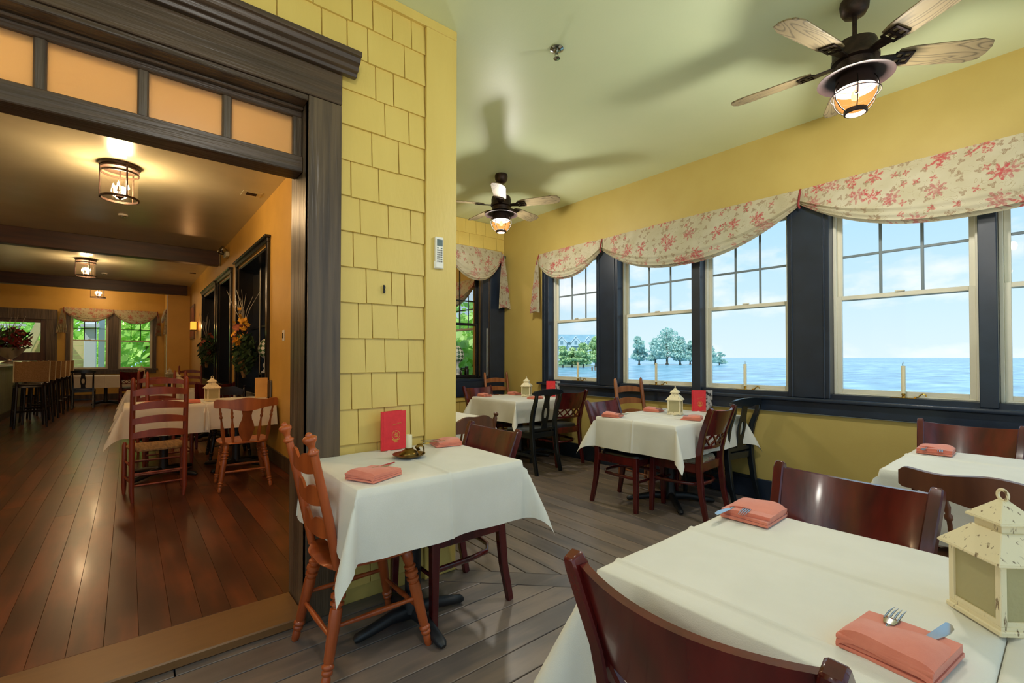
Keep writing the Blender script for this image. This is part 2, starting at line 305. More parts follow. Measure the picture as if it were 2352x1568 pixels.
def floral():
    """cream fabric with red/rose blossoms, brown sprigs: petals cut from voronoi cells"""
    m = bpy.data.materials.new('floral_fabric'); m.use_nodes = True; t = m.node_tree; b = t.nodes['Principled BSDF']; b.inputs['Roughness'].default_value = .8
    tcn = N(t, 'ShaderNodeTexCoord'); sp = N(t, 'ShaderNodeSeparateXYZ'); L(t, tcn.outputs['Object'], sp.inputs[0])
    ad = N(t, 'ShaderNodeMath', operation='ADD'); L(t, sp.outputs[0], ad.inputs[0]); L(t, sp.outputs[1], ad.inputs[1])
    cb = N(t, 'ShaderNodeCombineXYZ'); L(t, ad.outputs[0], cb.inputs[0]); L(t, sp.outputs[2], cb.inputs[1])
    base = N(t, 'ShaderNodeTexNoise'); base.inputs['Scale'].default_value = 6; L(t, cb.outputs[0], base.inputs['Vector'])
    bc = ramp(t, base.outputs[0], [(.3, s2l((206, 197, 170))), (.7, s2l((190, 179, 146)))])
    col = bc.outputs[0]
    def blossoms(scale, R0, amp, npet, c, off, rnd, keep, hole=None):
        nonlocal col
        mp = N(t, 'ShaderNodeMapping'); mp.inputs['Location'].default_value = (off, off*.7, 0); mp.inputs['Scale'].default_value = (scale, scale, 1); L(t, cb.outputs[0], mp.inputs[0])
        v = N(t, 'ShaderNodeTexVoronoi', voronoi_dimensions='2D'); v.inputs['Scale'].default_value = 1; v.inputs['Randomness'].default_value = rnd; L(t, mp.outputs[0], v.inputs['Vector'])
        d = N(t, 'ShaderNodeVectorMath', operation='SUBTRACT'); L(t, mp.outputs[0], d.inputs[0]); L(t, v.outputs['Position'], d.inputs[1])
        s = N(t, 'ShaderNodeSeparateXYZ'); L(t, d.outputs[0], s.inputs[0]); an = N(t, 'ShaderNodeMath', operation='ARCTAN2'); L(t, s.outputs[1], an.inputs[0]); L(t, s.outputs[0], an.inputs[1])
        cs = N(t, 'ShaderNodeSeparateColor'); L(t, v.outputs['Color'], cs.inputs[0])
        q = N(t, 'ShaderNodeMath', operation='MULTIPLY_ADD'); L(t, an.outputs[0], q.inputs[0]); q.inputs[1].default_value = npet
        ph = N(t, 'ShaderNodeMath', operation='MULTIPLY'); ph.inputs[1].default_value = 6.28; L(t, cs.outputs[0], ph.inputs[0]); L(t, ph.outputs[0], q.inputs[2])
        sn = N(t, 'ShaderNodeMath', operation='SINE'); L(t, q.outputs[0], sn.inputs[0])
        rad = N(t, 'ShaderNodeMath', operation='MULTIPLY_ADD'); L(t, sn.outputs[0], rad.inputs[0]); rad.inputs[1].default_value = amp; rad.inputs[2].default_value = R0
        nn = N(t, 'ShaderNodeTexNoise'); nn.inputs['Scale'].default_value = 9; L(t, mp.outputs[0], nn.inputs['Vector']); n2 = N(t, 'ShaderNodeMath', operation='MULTIPLY_ADD'); L(t, nn.outputs[0], n2.inputs[0]); n2.inputs[1].default_value = .14; L(t, v.outputs['Distance'], n2.inputs[2])
        lt = N(t, 'ShaderNodeMath', operation='LESS_THAN'); L(t, n2.outputs[0], lt.inputs[0]); L(t, rad.outputs[0], lt.inputs[1])
        kp = N(t, 'ShaderNodeMath', operation='LESS_THAN'); L(t, cs.outputs[1], kp.inputs[0]); kp.inputs[1].default_value = keep
        mu = N(t, 'ShaderNodeMath', operation='MULTIPLY'); L(t, lt.outputs[0], mu.inputs[0]); L(t, kp.outputs[0], mu.inputs[1])
        # mottled inside of the blossom
        n3 = N(t, 'ShaderNodeTexNoise'); n3.inputs['Scale'].default_value = 14; L(t, mp.outputs[0], n3.inputs['Vector']); rp = ramp(t, n3.outputs[0], [(.38, (.15, .15, .15)), (.56, (.85, .85, .85))])
        m2 = N(t, 'ShaderNodeMath', operation='MULTIPLY'); L(t, mu.outputs[0], m2.inputs[0]); L(t, rp.outputs[0], m2.inputs[1])
        mxn = N(t, 'ShaderNodeMix', data_type='RGBA'); L(t, m2.outputs[0], mxn.inputs[0]); L(t, col, mxn.inputs[6]); mxn.inputs[7].default_value = (*s2l(c), 1); col = mxn.outputs[2]
    # sprigs
    nv = N(t, 'ShaderNodeTexNoise'); nv.inputs['Scale'].default_value = 15; nv.inputs['Detail'].default_value = 1; nv.inputs['Distortion'].default_value = 1.6; L(t, cb.outputs[0], nv.inputs['Vector'])
    rv = ramp(t, nv.outputs[0], [(.485, (0, 0, 0)), (.50, (.85, .85, .85)), (.515, (0, 0, 0))])
    nk = N(t, 'ShaderNodeTexNoise'); nk.inputs['Scale'].default_value = 10; L(t, cb.outputs[0], nk.inputs['Vector']); rk = ramp(t, nk.outputs[0], [(.48, (0, 0, 0)), (.54, (1, 1, 1))])
    mk = N(t, 'ShaderNodeMath', operation='MULTIPLY'); L(t, rv.outputs[0], mk.inputs[0]); L(t, rk.outputs[0], mk.inputs[1])
    m1 = N(t, 'ShaderNodeMix', data_type='RGBA'); L(t, mk.outputs[0], m1.inputs[0]); L(t, col, m1.inputs[6]); m1.inputs[7].default_value = (*s2l((150, 126, 84)), 1); col = m1.outputs[2]
    blossoms(14, .30, .10, 3, (150, 118, 90), 3.1, .9, .65)
    blossoms(4.4, .27, .08, 8, (182, 104, 100), 7.7, .75, .7)
    blossoms(5.0, .26, .11, 6, (194, 72, 76), 21.3, .75, .6)
    blossoms(9, .22, .08, 4, (188, 70, 74), 41.0, .9, .5)
    L(t, col, b.inputs['Base Color'])
    # cloth lets a little light through
    out = t.nodes['Material Output']; tl = N(t, 'ShaderNodeBsdfTranslucent'); L(t, col, tl.inputs[0]); mm = N(t, 'ShaderNodeMixShader'); mm.inputs[0].default_value = .25; L(t, b.outputs[0], mm.inputs[1]); L(t, tl.outputs[0], mm.inputs[2]); L(t, mm.outputs[0], out.inputs[0])
    return m
M['floral'] = floral()
def checks():
    m = bpy.data.materials.new('green_white_harlequin'); m.use_nodes = True; t = m.node_tree; b = t.nodes['Principled BSDF']; b.inputs['Roughness'].default_value = .35
    tcn = N(t, 'ShaderNodeTexCoord'); sp = N(t, 'ShaderNodeSeparateXYZ'); L(t, tcn.outputs['Object'], sp.inputs[0])
    an = N(t, 'ShaderNodeMath', operation='ARCTAN2'); L(t, sp.outputs[1], an.inputs[0]); L(t, sp.outputs[0], an.inputs[1])
    u = N(t, 'ShaderNodeMath', operation='MULTIPLY'); L(t, an.outputs[0], u.inputs[0]); u.inputs[1].default_value = 10/6.2832
    v = N(t, 'ShaderNodeMath', operation='MULTIPLY'); L(t, sp.outputs[2], v.inputs[0]); v.inputs[1].default_value = 17
    out = []
    for op in ('ADD', 'SUBTRACT'):
        a = N(t, 'ShaderNodeMath', operation=op); L(t, u.outputs[0], a.inputs[0]); L(t, v.outputs[0], a.inputs[1]); f = N(t, 'ShaderNodeMath', operation='FLOOR'); L(t, a.outputs[0], f.inputs[0]); out.append(f)
    s = N(t, 'ShaderNodeMath', operation='ADD'); L(t, out[0].outputs[0], s.inputs[0]); L(t, out[1].outputs[0], s.inputs[1]); md = N(t, 'ShaderNodeMath', operation='FLOORED_MODULO'); L(t, s.outputs[0], md.inputs[0]); md.inputs[1].default_value = 2
    gt = N(t, 'ShaderNodeMath', operation='GREATER_THAN'); L(t, md.outputs[0], gt.inputs[0]); gt.inputs[1].default_value = .5
    mxn = N(t, 'ShaderNodeMix', data_type='RGBA'); L(t, gt.outputs[0], mxn.inputs[0]); mxn.inputs[6].default_value = (*s2l((240, 236, 216)), 1); mxn.inputs[7].default_value = (*s2l((70, 108, 60)), 1); L(t, mxn.outputs[2], b.inputs['Base Color']); return m
M['checks'] = checks()
def leaves(name, c1, c2, c3):
    m = bpy.data.materials.new(name); m.use_nodes = True; t = m.node_tree; b = t.nodes['Principled BSDF']; b.inputs['Roughness'].default_value = .7
    tcn = N(t, 'ShaderNodeTexCoord'); n = N(t, 'ShaderNodeTexNoise'); n.inputs['Scale'].default_value = .35; L(t, tcn.outputs['Object'], n.inputs['Vector'])
    n4 = N(t, 'ShaderNodeTexWhiteNoise'); gi = N(t, 'ShaderNodeNewGeometry'); L(t, gi.outputs['Random Per Island'], n4.inputs['Vector'])
    a = N(t, 'ShaderNodeMath', operation='MULTIPLY_ADD'); L(t, gi.outputs['Random Per Island'], a.inputs[0]); a.inputs[1].default_value = .45; L(t, n.outputs[0], a.inputs[2])
    r = ramp(t, a.outputs[0], [(.4, s2l(c1)), (.7, s2l(c2)), (1, s2l(c3))]); L(t, r.outputs[0], b.inputs['Base Color'])
    out = t.nodes['Material Output']; tl = N(t, 'ShaderNodeBsdfTranslucent'); L(t, r.outputs[0], tl.inputs[0]); mm = N(t, 'ShaderNodeMixShader'); mm.inputs[0].default_value = .4; L(t, b.outputs[0], mm.inputs[1]); L(t, tl.outputs[0], mm.inputs[2]); L(t, mm.outputs[0], out.inputs[0]); return m
M['cypress'] = leaves('haze_pale_cypress', (150, 190, 186), (172, 208, 200), (192, 220, 210))  # leaf colours paled towards teal to carry the distance haze
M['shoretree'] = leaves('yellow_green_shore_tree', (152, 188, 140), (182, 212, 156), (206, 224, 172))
M['bush'] = leaves('bright_green_foliage', (160, 212, 100), (196, 232, 128), (224, 244, 168))
def water():
    m = bpy.data.materials.new('sound_water'); m.use_nodes = True; t = m.node_tree; b = t.nodes['Principled BSDF']
    b.inputs['Roughness'].default_value = .25; b.inputs['Specular IOR Level'].default_value = .35
    tcn = N(t, 'ShaderNodeTexCoord'); mp = N(t, 'ShaderNodeMapping'); mp.inputs['Rotation'].default_value = (0, 0, R(-39)); mp.inputs['Scale'].default_value = (.35, 1.0, 1); L(t, tcn.outputs['Object'], mp.inputs[0])
    n = N(t, 'ShaderNodeTexNoise'); n.inputs['Scale'].default_value = .35; n.inputs['Detail'].default_value = 5; L(t, mp.outputs[0], n.inputs['Vector'])
    n2 = N(t, 'ShaderNodeTexNoise'); n2.inputs['Scale'].default_value = .012; n2.inputs['Detail'].default_value = 3; L(t, mp.outputs[0], n2.inputs['Vector'])
    a = N(t, 'ShaderNodeMath', operation='MULTIPLY_ADD'); L(t, n.outputs[0], a.inputs[0]); a.inputs[1].default_value = .75; k = N(t, 'ShaderNodeMath', operation='MULTIPLY'); L(t, n2.outputs[0], k.inputs[0]); k.inputs[1].default_value = .25; L(t, k.outputs[0], a.inputs[2])
    r = ramp(t, a.outputs[0], [(.36, s2l((66, 118, 150))), (.52, s2l((106, 156, 186))), (.66, s2l((146, 188, 208)))]); L(t, r.outputs[0], b.inputs['Base Color'])
    bp = N(t, 'ShaderNodeBump'); bp.inputs['Strength'].default_value = .5; bp.inputs['Distance'].default_value = .25; L(t, n.outputs[0], bp.inputs['Height']); L(t, bp.outputs[0], b.inputs['Normal']); return m
M['water'] = water()
# ================================================================== the rooms
W, S, E, C, XI, XR = 4.39, 2.41, 5.53, 3.25, 1.325, 1.504
FZ = .04                                     # floor of the inner dining room, one low step up
rnd = random.Random(7)
# ---- porch deck -----------------------------------------------------------
fl = struct(B(-3.3, W+.1, -.86, S, -.09, -.04).box(XI, W+.1, S, E+.1, -.09, -.04).build('floor', M['slab']))
def plank(poly, m, par, z0=-.04, z1=0, name='plank', bev=.002):
    return MB().prism(poly, z0, z1, lambda a, b, d: (a, b, d)).build(name, m, par, bev=bev)
ys = [1.86-.146*k for k in range(18)][::-1]+[2.006, 2.152, 2.298, 2.41]
g = .003
for a, b in zip(ys[:-1], ys[1:]):
    cut = rnd.uniform(-1.6, .2)
    xa, xb = min(3.70-a, 4.38), min(3.70-b, 4.38)
    plank([(-3.29, a+g), (cut-g, a+g), (cut-g, b-g), (-3.29, b-g)], M['deckx'], fl)
    plank([(cut+g, a+g), (xa-g, a+g), (xb-g, b-g), (cut+g, b-g)], M['deckx'], fl)
plank([(1.29+g, 2.41), (4.38, -.68+g), (4.38, -.475-g), (1.495-g, 2.41)], M['deckx'], fl)
xs = [1.504, 1.533]+[1.679+.146*k for k in range(19)]
xs = [x for x in xs if x < 4.35]+[4.39]
for a, b in zip(xs[:-1], xs[1:]):
    cut = rnd.uniform(3.6, 5.0)
    if b-a < .04: cut = 5.5
    plank([(a+g, 3.905-a+g), (b-g, 3.905-b+g), (b-g, cut-g), (a+g, cut-g)], M['decky'], fl)
    plank([(a+g, cut+g), (b-g, cut+g), (b-g, 5.53), (a+g, 5.53)], M['decky'], fl)
# ---- inner floor -----------------------------------------------------------
fi = struct(B(-4.2, XI, 2.60, 18, -.09, FZ-.03).build('floor_inner', M['slab']))
x = -4.2; 
while x < XI-.02:
    x1 = min(x+.118, XI); y = 2.645
    for cut in sorted([rnd.uniform(5, 8), rnd.uniform(9.5, 13)])+[18]:
        plank([(x+.0005, y+.0005), (x1-.0005, y+.0005), (x1-.0005, cut-.0005), (x+.0005, cut-.0005)], M['inner_floor'], fi, FZ-.03, FZ, bev=.0008); y = cut
    x = x1
# ---- ceilings and roof ------------------------------------------------------
struct(B(-3.45, W+.16, -.86, S+.1, C, C+.12).box(XI, W+.16, S+.1, E+.1, C, C+.12).build('ceiling', M['ceil']))
struct(B(-4.35, XI, S+.1, 18.1, C, C+.12).build('ceiling_inner', M['ceil_in']))
struct(B(-4.8, W+.6, -1.4, 18.6, C+.2, C+.34).build('roof', M['roof']))  # unseen slab put over the rooms to block the sun
# ---- wall_left: shingled wall with the doorway ------------------------------
wl = struct(B(.70, XR, S, S+.21, -.04, C).box(-1.28, .70, S, S+.21, 2.55, C).box(-3.3, -1.28, S, S+.21, -.04, C).build('wall_left', M['shingle']))
rowz = [3.03-.1843*k for k in range(17)]
known = {0: [.886, .999, 1.114, 1.23], 1: [.733, .862, .973, 1.185], 2: [1.018, 1.121], 3: [1.071, 1.216], 4: [.998, 1.154], 5: [.886, 1.038], 6: [.936, 1.094, 1.23], 7: [.9, 1.031], 8: [.971, 1.115, 1.194],
         9: [.93, 1.005, 1.153], 10: [.969, 1.078, 1.217], 11: [.895, 1.005, 1.15], 12: [.933, 1.077, 1.232]}
def shingle_row(par, z, h, joints, face, axis_x=True):
    for a, b in zip(joints[:-1], joints[1:]):
        g = rnd.uniform(.0015, .003); dz = rnd.uniform(-.003, .003); t = rnd.uniform(.016, .021)
        P = [(z+dz, t), (z+h+.012, .006), (z+h+.012, 0), (z+dz, 0)]
        MB().prism(P, a+g, b-g, lambda q, tt, d: (d, face-tt, q)).build('shingle', M['shingle'], par, bev=.0012)
def joints(x0, x1, kn=None):
    J = []
    if kn:
        J = [j for j in kn if x0+.03 < j < x1-.03]
    lo = J[0] if J else x1
    x = lo
    while x-x0 > .28:
        x -= rnd.uniform(.11, .25); J.insert(0, x)
    if not J:
        x = x0
        while x1-x > .27: x += rnd.uniform(.11, .25); J.append(x)
    return [x0]+J+[x1]
for k, z in enumerate(rowz):
    x0 = -.75 if z > 2.8 else .826
    top = min(z+.1843, 3.195)
    zz = max(z, .03)
    shingle_row(wl, zz, top-zz, joints(x0, 1.317, known.get(k)), S-.001)
B(1.319, XR+.022, S-.028, S, -.0, C-.055).build('corner_board', M['shingle'], wl, bev=.003)
B(XR, XR+.022, S, S+.12, 0, C-.055).build('corner_board', M['shingle'], wl, bev=.003)
B(-3.3, XR+.022, S-.03, S, C-.055, C).build('frieze', M['shingle'], wl, bev=.003)
hk = empty('wall_hook', (1.066, S-.024, 1.64)); tag(hk, 'small dark metal hook on the yellow shingles', 'hook')
MB().tube([(0, 0, .018), (0, -.012, .016), (0, -.016, .004), (0, -.004, -.002), (0, -.014, -.010), (0, -.012, -.020), (0, 0, -.022)], .0022, 6).build('hook_wire', M['iron'], hk)
B(-.004, .004, -.002, .003, -.022, .022).build('hook_plate', M['iron'], hk)
# ---- doorway with transom ----------------------------------------------------
d1 = struct(empty('door_1', (0, 0, 0)))
def pc(name, m, *a, bev=.004): return B(*a).build(name, m, d1, bev=bev)
pc('casing', M['dark'], .665, .825, S-.05, S, 0, 2.547)
pc('casing', M['dark'], -1.41, -1.25, S-.05, S, 0, 2.547)
pc('header', M['darkx'], -1.41, .825, S-.055, S, 2.548, 2.70)
# crown: stepped moulding
prof = [(0, 2.70), (.028, 2.70), (.034, 2.716), (.05, 2.722), (.055, 2.74), (.075, 2.752), (.085, 2.772), (.098, 2.776), (.098, 2.80), (0, 2.80)]
MB().prism([(S-.05-a, z) for a, z in prof], -1.5, .89, lambda a, b, d: (d, a, b)).build('crown', M['darkx'], d1, bev=.002)
pc('jamb', M['dark'], .665, .70, S-.045, 2.665, 0, 2.547)
pc('jamb', M['dark'], -1.285, -1.25, S-.045, 2.665, 0, 2.547)
pc('head_jamb', M['darkx'], -1.25, .665, S-.045, 2.665, 2.52, 2.548)
T0, T1 = 2.475, 2.525                       # transom depth
pc('transom_rail', M['darkx'], -1.25, .665, T0-.02, T1+.06, 2.195, 2.275)
pc('transom_rail', M['darkx'], -1.25, .665, T0, T1, 2.478, 2.52)
pc('transom_stop', M['darkx'], -1.25, .665, T0-.03, T0, 2.505, 2.52)
pc('transom_stile', M['dark'], .622, .665, T0, T1, 2.275, 2.478)
pr_ = [.622, .3215, .0185, -.2875, -.592, -.896, -1.21]
for i in range(6):
    if i: pc('mullion', M['dark'], pr_[i]-.001, pr_[i]+.037, T0, T1, 2.275, 2.478, bev=.006)
    xl = pr_[i+1]+.036 if i < 5 else pr_[6]
    pc('pane', M['frost'], xl-.002, pr_[i]+.002, 2.497, 2.503, 2.273, 2.48, bev=0)
pc('transom_stile', M['dark'], -1.25, -1.205, T0, T1, 2.275, 2.478)
struct(pc('threshold', M['thresh'], -1.25, .665, 2.345, 2.645, 0, .042, bev=.006))
# ---- wall_right: window bank -------------------------------------------------
wins = [(3.70, 4.53), (2.463, 3.38), (1.58, 2.37), (.416, 1.27), (-.5, .327)]
wr = MB().box(W, W+.16, -.86, 6.1, -.04, .80).box(W, W+.16, -.86, 6.1, 2.56, C).box(W, W+.16, 4.60, 6.1, .80, 2.56).box(W, W+.16, -.86, -.62, .80, 2.56)
wr = struct(wr.build('wall_right', M['yellow']))
tr = struct(empty('trim_1', (0, 0, 0)))
for a, b in [(4.53, 4.656), (3.38, 3.70), (2.37, 2.463), (1.27, 1.58), (.327, .416), (-.72, -.5)]:
    B(W-.024, W+.17, a, b, .938, 2.56).build('casing', M['navy'], tr, bev=.004)
for a in (3.425, 1.308, 3.655, 1.545, 4.60):
    B(W-.034, W-.02, a-.006, a+.006, .938, 2.56).build('bead_and_glint', M['navy'], tr, bev=.003)
B(W-.026, W, -.72, 4.70, 2.56, 2.66).build('head_casing', M['navy'], tr, bev=.004)
B(W+.0, W+.17, -.72, 4.53, .93, .972).build('sill', M['navy'], tr, bev=.004)
B(W-.065, W+.02, -.72, 4.73, .905, .936).build('stool', M['navy'], tr, bev=.008, smooth=40, seg=3)
B(W-.028, W, -.72, 4.68, .805, .905).build('apron', M['navy'], tr, bev=.005)
struct(B(W-.022, W, -.72, E, 0, .185).build('baseboard_right', M['navy'], bev=.006))
def window(name, y0, y1, fx, m_s, m_g, z0=.972, z1=2.56, rail=1.748, mz=2.09, glassm=None, lock=True, cols=3):
    """double hung unit built in local frame: local u along the wall, local d outwards; fx(u0,u1,d0,d1,z0,z1)->box args"""
    w_ = struct(empty(name, (0, 0, 0)))
    def p(nm, m, u0, u1, d0, d1, a, b, bev=.003): return B(*fx(u0, u1, d0, d1, a, b)).build(nm, m, w_, bev=bev)
    t = .022
    for u0, u1 in ((y0, y0+t), (y1-t, y1)): p('frame', m_s, u0, u1, .075, .15, z0, z1)
    p('frame', m_s, y0+t, y1-t, .075, .15, z1-.03, z1); p('frame', m_s, y0+t, y1-t, .075, .15, z0, z0+.012)
    a, b = y0+t, y1-t; s = .034
    for d0, d1, za, zb in ((.085, .110, z0+.012, rail+.02), (.115, .140, rail-.018, z1-.03)):
        sash = p('sash', m_s, a, a+s, d0, d1, za, zb)
        p('sash', m_s, b-s, b, d0, d1, za, zb); p('sash', m_s, a+s, b-s, d0, d1, za, za+.034); p('sash', m_s, a+s, b-s, d0, d1, zb-.034, zb)
        p('pane', glassm or M['glass'], a+s-.004, b-s+.004, (d0+d1)/2-.002, (d0+d1)/2+.002, za+.030, zb-.030, bev=0)
    for i in range(1, cols):
        u = a+s+(b-a-2*s)*i/cols; p('muntin', m_g, u-.010, u+.010, .122, .133, rail+.015, z1-.06)
    p('muntin', m_g, a+s, b-s, .1225, .1325, mz-.010, mz+.010)
    if lock: p('sash_lock', m_s, (a+b)/2-.03, (a+b)/2+.03, .075, .09, rail+.02, rail+.032)
    return w_
FXR = lambda u0, u1, d0, d1, a, b: (W+d0, W+d1, u0, u1, a, b)
for i, (a, b) in enumerate(wins): window('window_%d' % (i+1), a, b, FXR, M['sash'], M['grille'])
# ---- wall_back: shingled end wall with a dark window into the back room ------
wb = struct(MB().box(XR, W, E, E+.16, -.04, .80).box(XR, W, E, E+.16, 2.62, C).box(XR, 2.05, E, E+.16, .8, 2.62).box(4.30, W, E, E+.16, .8, 2.62).build('wall_back', M['yellow']))
for k in range(-1, 18):
    z = 3.05-.1843*k; zz = max(z, .02); top = min(z+.1843, C)
    if top-zz < .02: continue
    if zz >= .70 and zz < 2.70 and top < 2.86: continue
    shingle_row(wb, zz, top-zz, joints(3.0, W-.002), E-.001)
t2 = struct(empty('trim_2', (0, 0, 0)))
def q(n, m, *a, bev=.004): return B(*a).build(n, m, t2, bev=bev)
q('casing', M['navy'], 4.115, W-.005, E-.03, E, .71, 2.74); q('casing', M['navy'], 1.95, 2.15, E-.03, E, .71, 2.74)
q('jamb', M['navy'], 4.00, 4.115, E, E+.07, .93, 2.62); q('bead_and_glint', M['sash'], 4.07, 4.085, E-.004, E+.01, 1.0, 1.70)  # the cream strip on the jamb is a reflection modelled as colour
q('head_casing', M['navy'], 2.0, W-.02, E-.03, E, 2.62, 2.76); q('cap', M['navy'], 1.95, W-.002, E-.06, E, 2.76, 2.80)
q('sill', M['navy'], 2.05, 4.30, E-.02, E+.16, .925, .962); q('apron', M['navy'], 2.15, 4.115, E-.028, E, .71, .925)
FXB = lambda u0, u1, d0, d1, a, b: (u0, u1, E+d0, E+d1, a, b)
window('window_6', 3.10, 4.0, FXB, M['black'], M['black'], z1=2.62, lock=False)
window('window_7', 2.10, 3.0, FXB, M['black'], M['black'], z1=2.62, lock=False)
q('mullion', M['navy'], 3.0, 3.10, E, E+.16, .93, 2.62)
# ---- back room behind that window (right side window to the garden) ----------
bw = [(6.35, 7.25), (7.6, 8.6)]
br = MB().box(W, W+.16, 6.1, 13.2, -.04, .85).box(W, W+.16, 6.1, 13.2, 2.5, C).box(W, W+.16, 6.1, 6.35, .85, 2.5).box(W, W+.16, 7.25, 7.6, .85, 2.5).box(W, W+.16, 8.6, 13.2, .85, 2.5).box(XR, W+.16, 13.2, 13.36, -.04, C)
struct(br.build('wall_back_room', M['yellow']))
struct(B(XR, W+.16, E+.16, 13.2, -.09, 0).build('floor_back_room', M['inner_floor']))
struct(B(XR, W+.16, E+.1, 13.36, C, C+.12).build('ceiling_back_room', M['ceil_in']))
for i, (a, b) in enumerate(bw): window('window_%d' % (8+i), a, b, FXR, M['sash'], M['grille'], z0=.85, z1=2.5)
# ---- inner right wall with three black cased openings ------------------------
op = [(6.33, 8.36), (8.98, 10.35), (10.75, 12.75)]
ZB, ZT = .80, 2.66
iw = MB().box(XI, XR, S+.2, 15.84, -.04, ZB).box(XI, XR, S+.2, 15.84, ZT, C)
yy = S+.2
for a, b in op: iw.box(XI, XR, yy, a, ZB, ZT); yy = b
iw.box(XI, XR, yy, 15.84, ZB, ZT)
struct(iw.build('wall_inner_right', M['ochre']))
struct(B(XR-.002, XR+.001, S+.12, E, 0, C).build('wall_return', M['shingle']))
for i, (a, b) in enumerate(op):
    o = struct(empty('window_%d' % (10+i), (0, 0, 0)))
    def p(n, m, *k, bev=.004): return B(*k).build(n, m, o, bev=bev)
    p('casing', M['black'], XI-.035, XI, a-.09, a, ZB-.1, ZT+.02); p('casing', M['black'], XI-.035, XI, b, b+.09, ZB-.1, ZT+.02)
    p('head_casing', M['black'], XI-.04, XI, a-.09, b+.09, ZT+.02, ZT+.07); p('cap', M['black'], XI-.07, XI, a-.11, b+.11, ZT+.07, ZT+.10)
    p('stool', M['black'], XI-.07, XI+.24, a-.1, b+.1, ZB-.03, ZB+.004); p('apron', M['black'], XI-.03, XI, a-.08, b+.08, ZB-.12, ZB-.03)
    for u0, u1 in ((a, a+.03), (b-.03, b)): p('jamb', M['black'], XI, XI+.24, u0, u1, ZB, ZT)
    p('head_jamb', M['black'], XI, XI+.24, a, b, ZT-.03, ZT)
    n = 3 if b-a > 1.6 else 2
    for k in range(1, n):
        u = a+(b-a)*k/n; p('mullion', M['black'], XI+.17, XI+.235, u-.045, u+.045, ZB, ZT)
        p('bead_and_glint', M['sash'], XI+.165, XI+.172, u-.008, u+.008, ZB+.1, ZT-.1)  # pale strip stands in for window reflections in the dark opening
    for k in range(n):
        u0, u1 = a+(b-a)*k/n, a+(b-a)*(k+1)/n; p('pane', M['unlitglass'], XI+.20, XI+.206, u0+.03, u1-.03, ZB, ZT-.03, bev=0)
        p('meeting_rail', M['black'], XI+.18, XI+.22, u0+.03, u1-.03, 1.70, 1.74)
struct(B(XI-.018, XI, 2.66, 15.84, FZ, FZ+.16).build('baseboard_inner', M['dark'], bev=.004))
# ---- far end of the inner room ------------------------------------------------
fw = [(-1.27, -.46), (-.23, .56)]
f = MB().box(-4.2, 1.5, 18, 18.16, -.04, .90).box(-4.2, 1.5, 18, 18.16, 2.56, C).box(.56, 1.5, 18, 18.16, .9, 2.56).box(-.46, -.23, 18, 18.16, .9, 2.56).box(-1.53, -1.27, 18, 18.16, .9, 2.56).box(-4.2, -2.95, 18, 18.16, .9, 2.56)
struct(f.build('wall_inner_far', M['ochre']))
struct(MB().box(.81, XI+.18, 15.84, 15.98, -.04, C).box(.85, 1.0, 15.98, 18, -.04, .9).box(.85, 1.0, 15.98, 18, 2.5, C).box(.85, 1.0, 15.98, 16.3, .9, 2.5).box(.85, 1.0, 17.3, 18, .9, 2.5).build('wall_inner_stub', M['ochre']))
struct(B(.80, .815, 15.83, 15.99, FZ, C-.28).build('lit_corner_strip', M['white']))  # white strip: window light on the stub wall's edge put into colour
struct(B(-4.35, -4.2, S, 18.16, -.04, C).build('wall_inner_left', M['ochre']))
FXF = lambda u0, u1, d0, d1, a, b: (u0, u1, 18+d0, 18+d1, a, b)
for i, (a, b) in enumerate(fw): window('window_%d' % (13+i), a, b, FXF, M['sash'], M['slot'], z0=.93)
window('window_15', 16.3, 17.3, lambda u0, u1, d0, d1, a, b: (.85+d0, .85+d1, u0, u1, a, b), M['sash'], M['slot'], z0=.93, z1=2.5)
t3 = struct(empty('trim_3', (0, 0, 0)))
for a, b in ((-1.36, -1.27), (-.46, -.23), (.56, .66)): B(a, b, 17.97, 18.02, .9, 2.6).build('casing', M['dark'], t3)
B(-1.40, .70, 17.93, 18.1, .88, .93).build('stool', M['dark'], t3); B(-1.36, .66, 17.97, 18, .78, .88).build('apron', M['dark'], t3)
struct(B(-4.2, .81, 17.98, 18, FZ, FZ+.16).build('baseboard_far', M['dark']))
d2 = struct(empty('door_2', (0, 0, 0)))
def p(n, m, *k, bev=.004): return B(*k).build(n, m, d2, bev=bev)
p('casing', M['dark'], -1.75, -1.53, 17.96, 18, FZ, 2.50); p('casing', M['dark'], -3.0, -2.78, 17.96, 18, FZ, 2.50); p('header', M['dark'], -3.0, -1.53, 17.955, 18.1, 2.30, 2.58)
DR = wood('door_brown', (96, 60, 36), (72, 44, 26))
p('stile', DR, -1.86, -1.75, 18.0, 18.06, FZ, 2.30); p('stile', DR, -2.78, -2.64, 18.0, 18.06, FZ, 2.30)
p('rail', DR, -2.64, -1.86, 18.0, 18.06, 2.21, 2.30); p('rail', DR, -2.64, -1.86, 18.0, 18.06, 1.17, 1.40); p('rail', DR, -2.64, -1.86, 18.0, 18.06, FZ, .25)
p('pane', M['glass'], -2.66, -1.84, 18.028, 18.032, 1.38, 2.23, bev=0); p('pane', M['glass'], -2.66, -1.84, 18.028, 18.032, .23, 1.19, bev=0)
# beams
for i, y in enumerate((10.2, 15.72)):
    struct(B(-4.2, XI-.03 if i == 0 else .95+.3, y, y+.19, 2.985, C).build('beam', M['beam'], bev=.004))
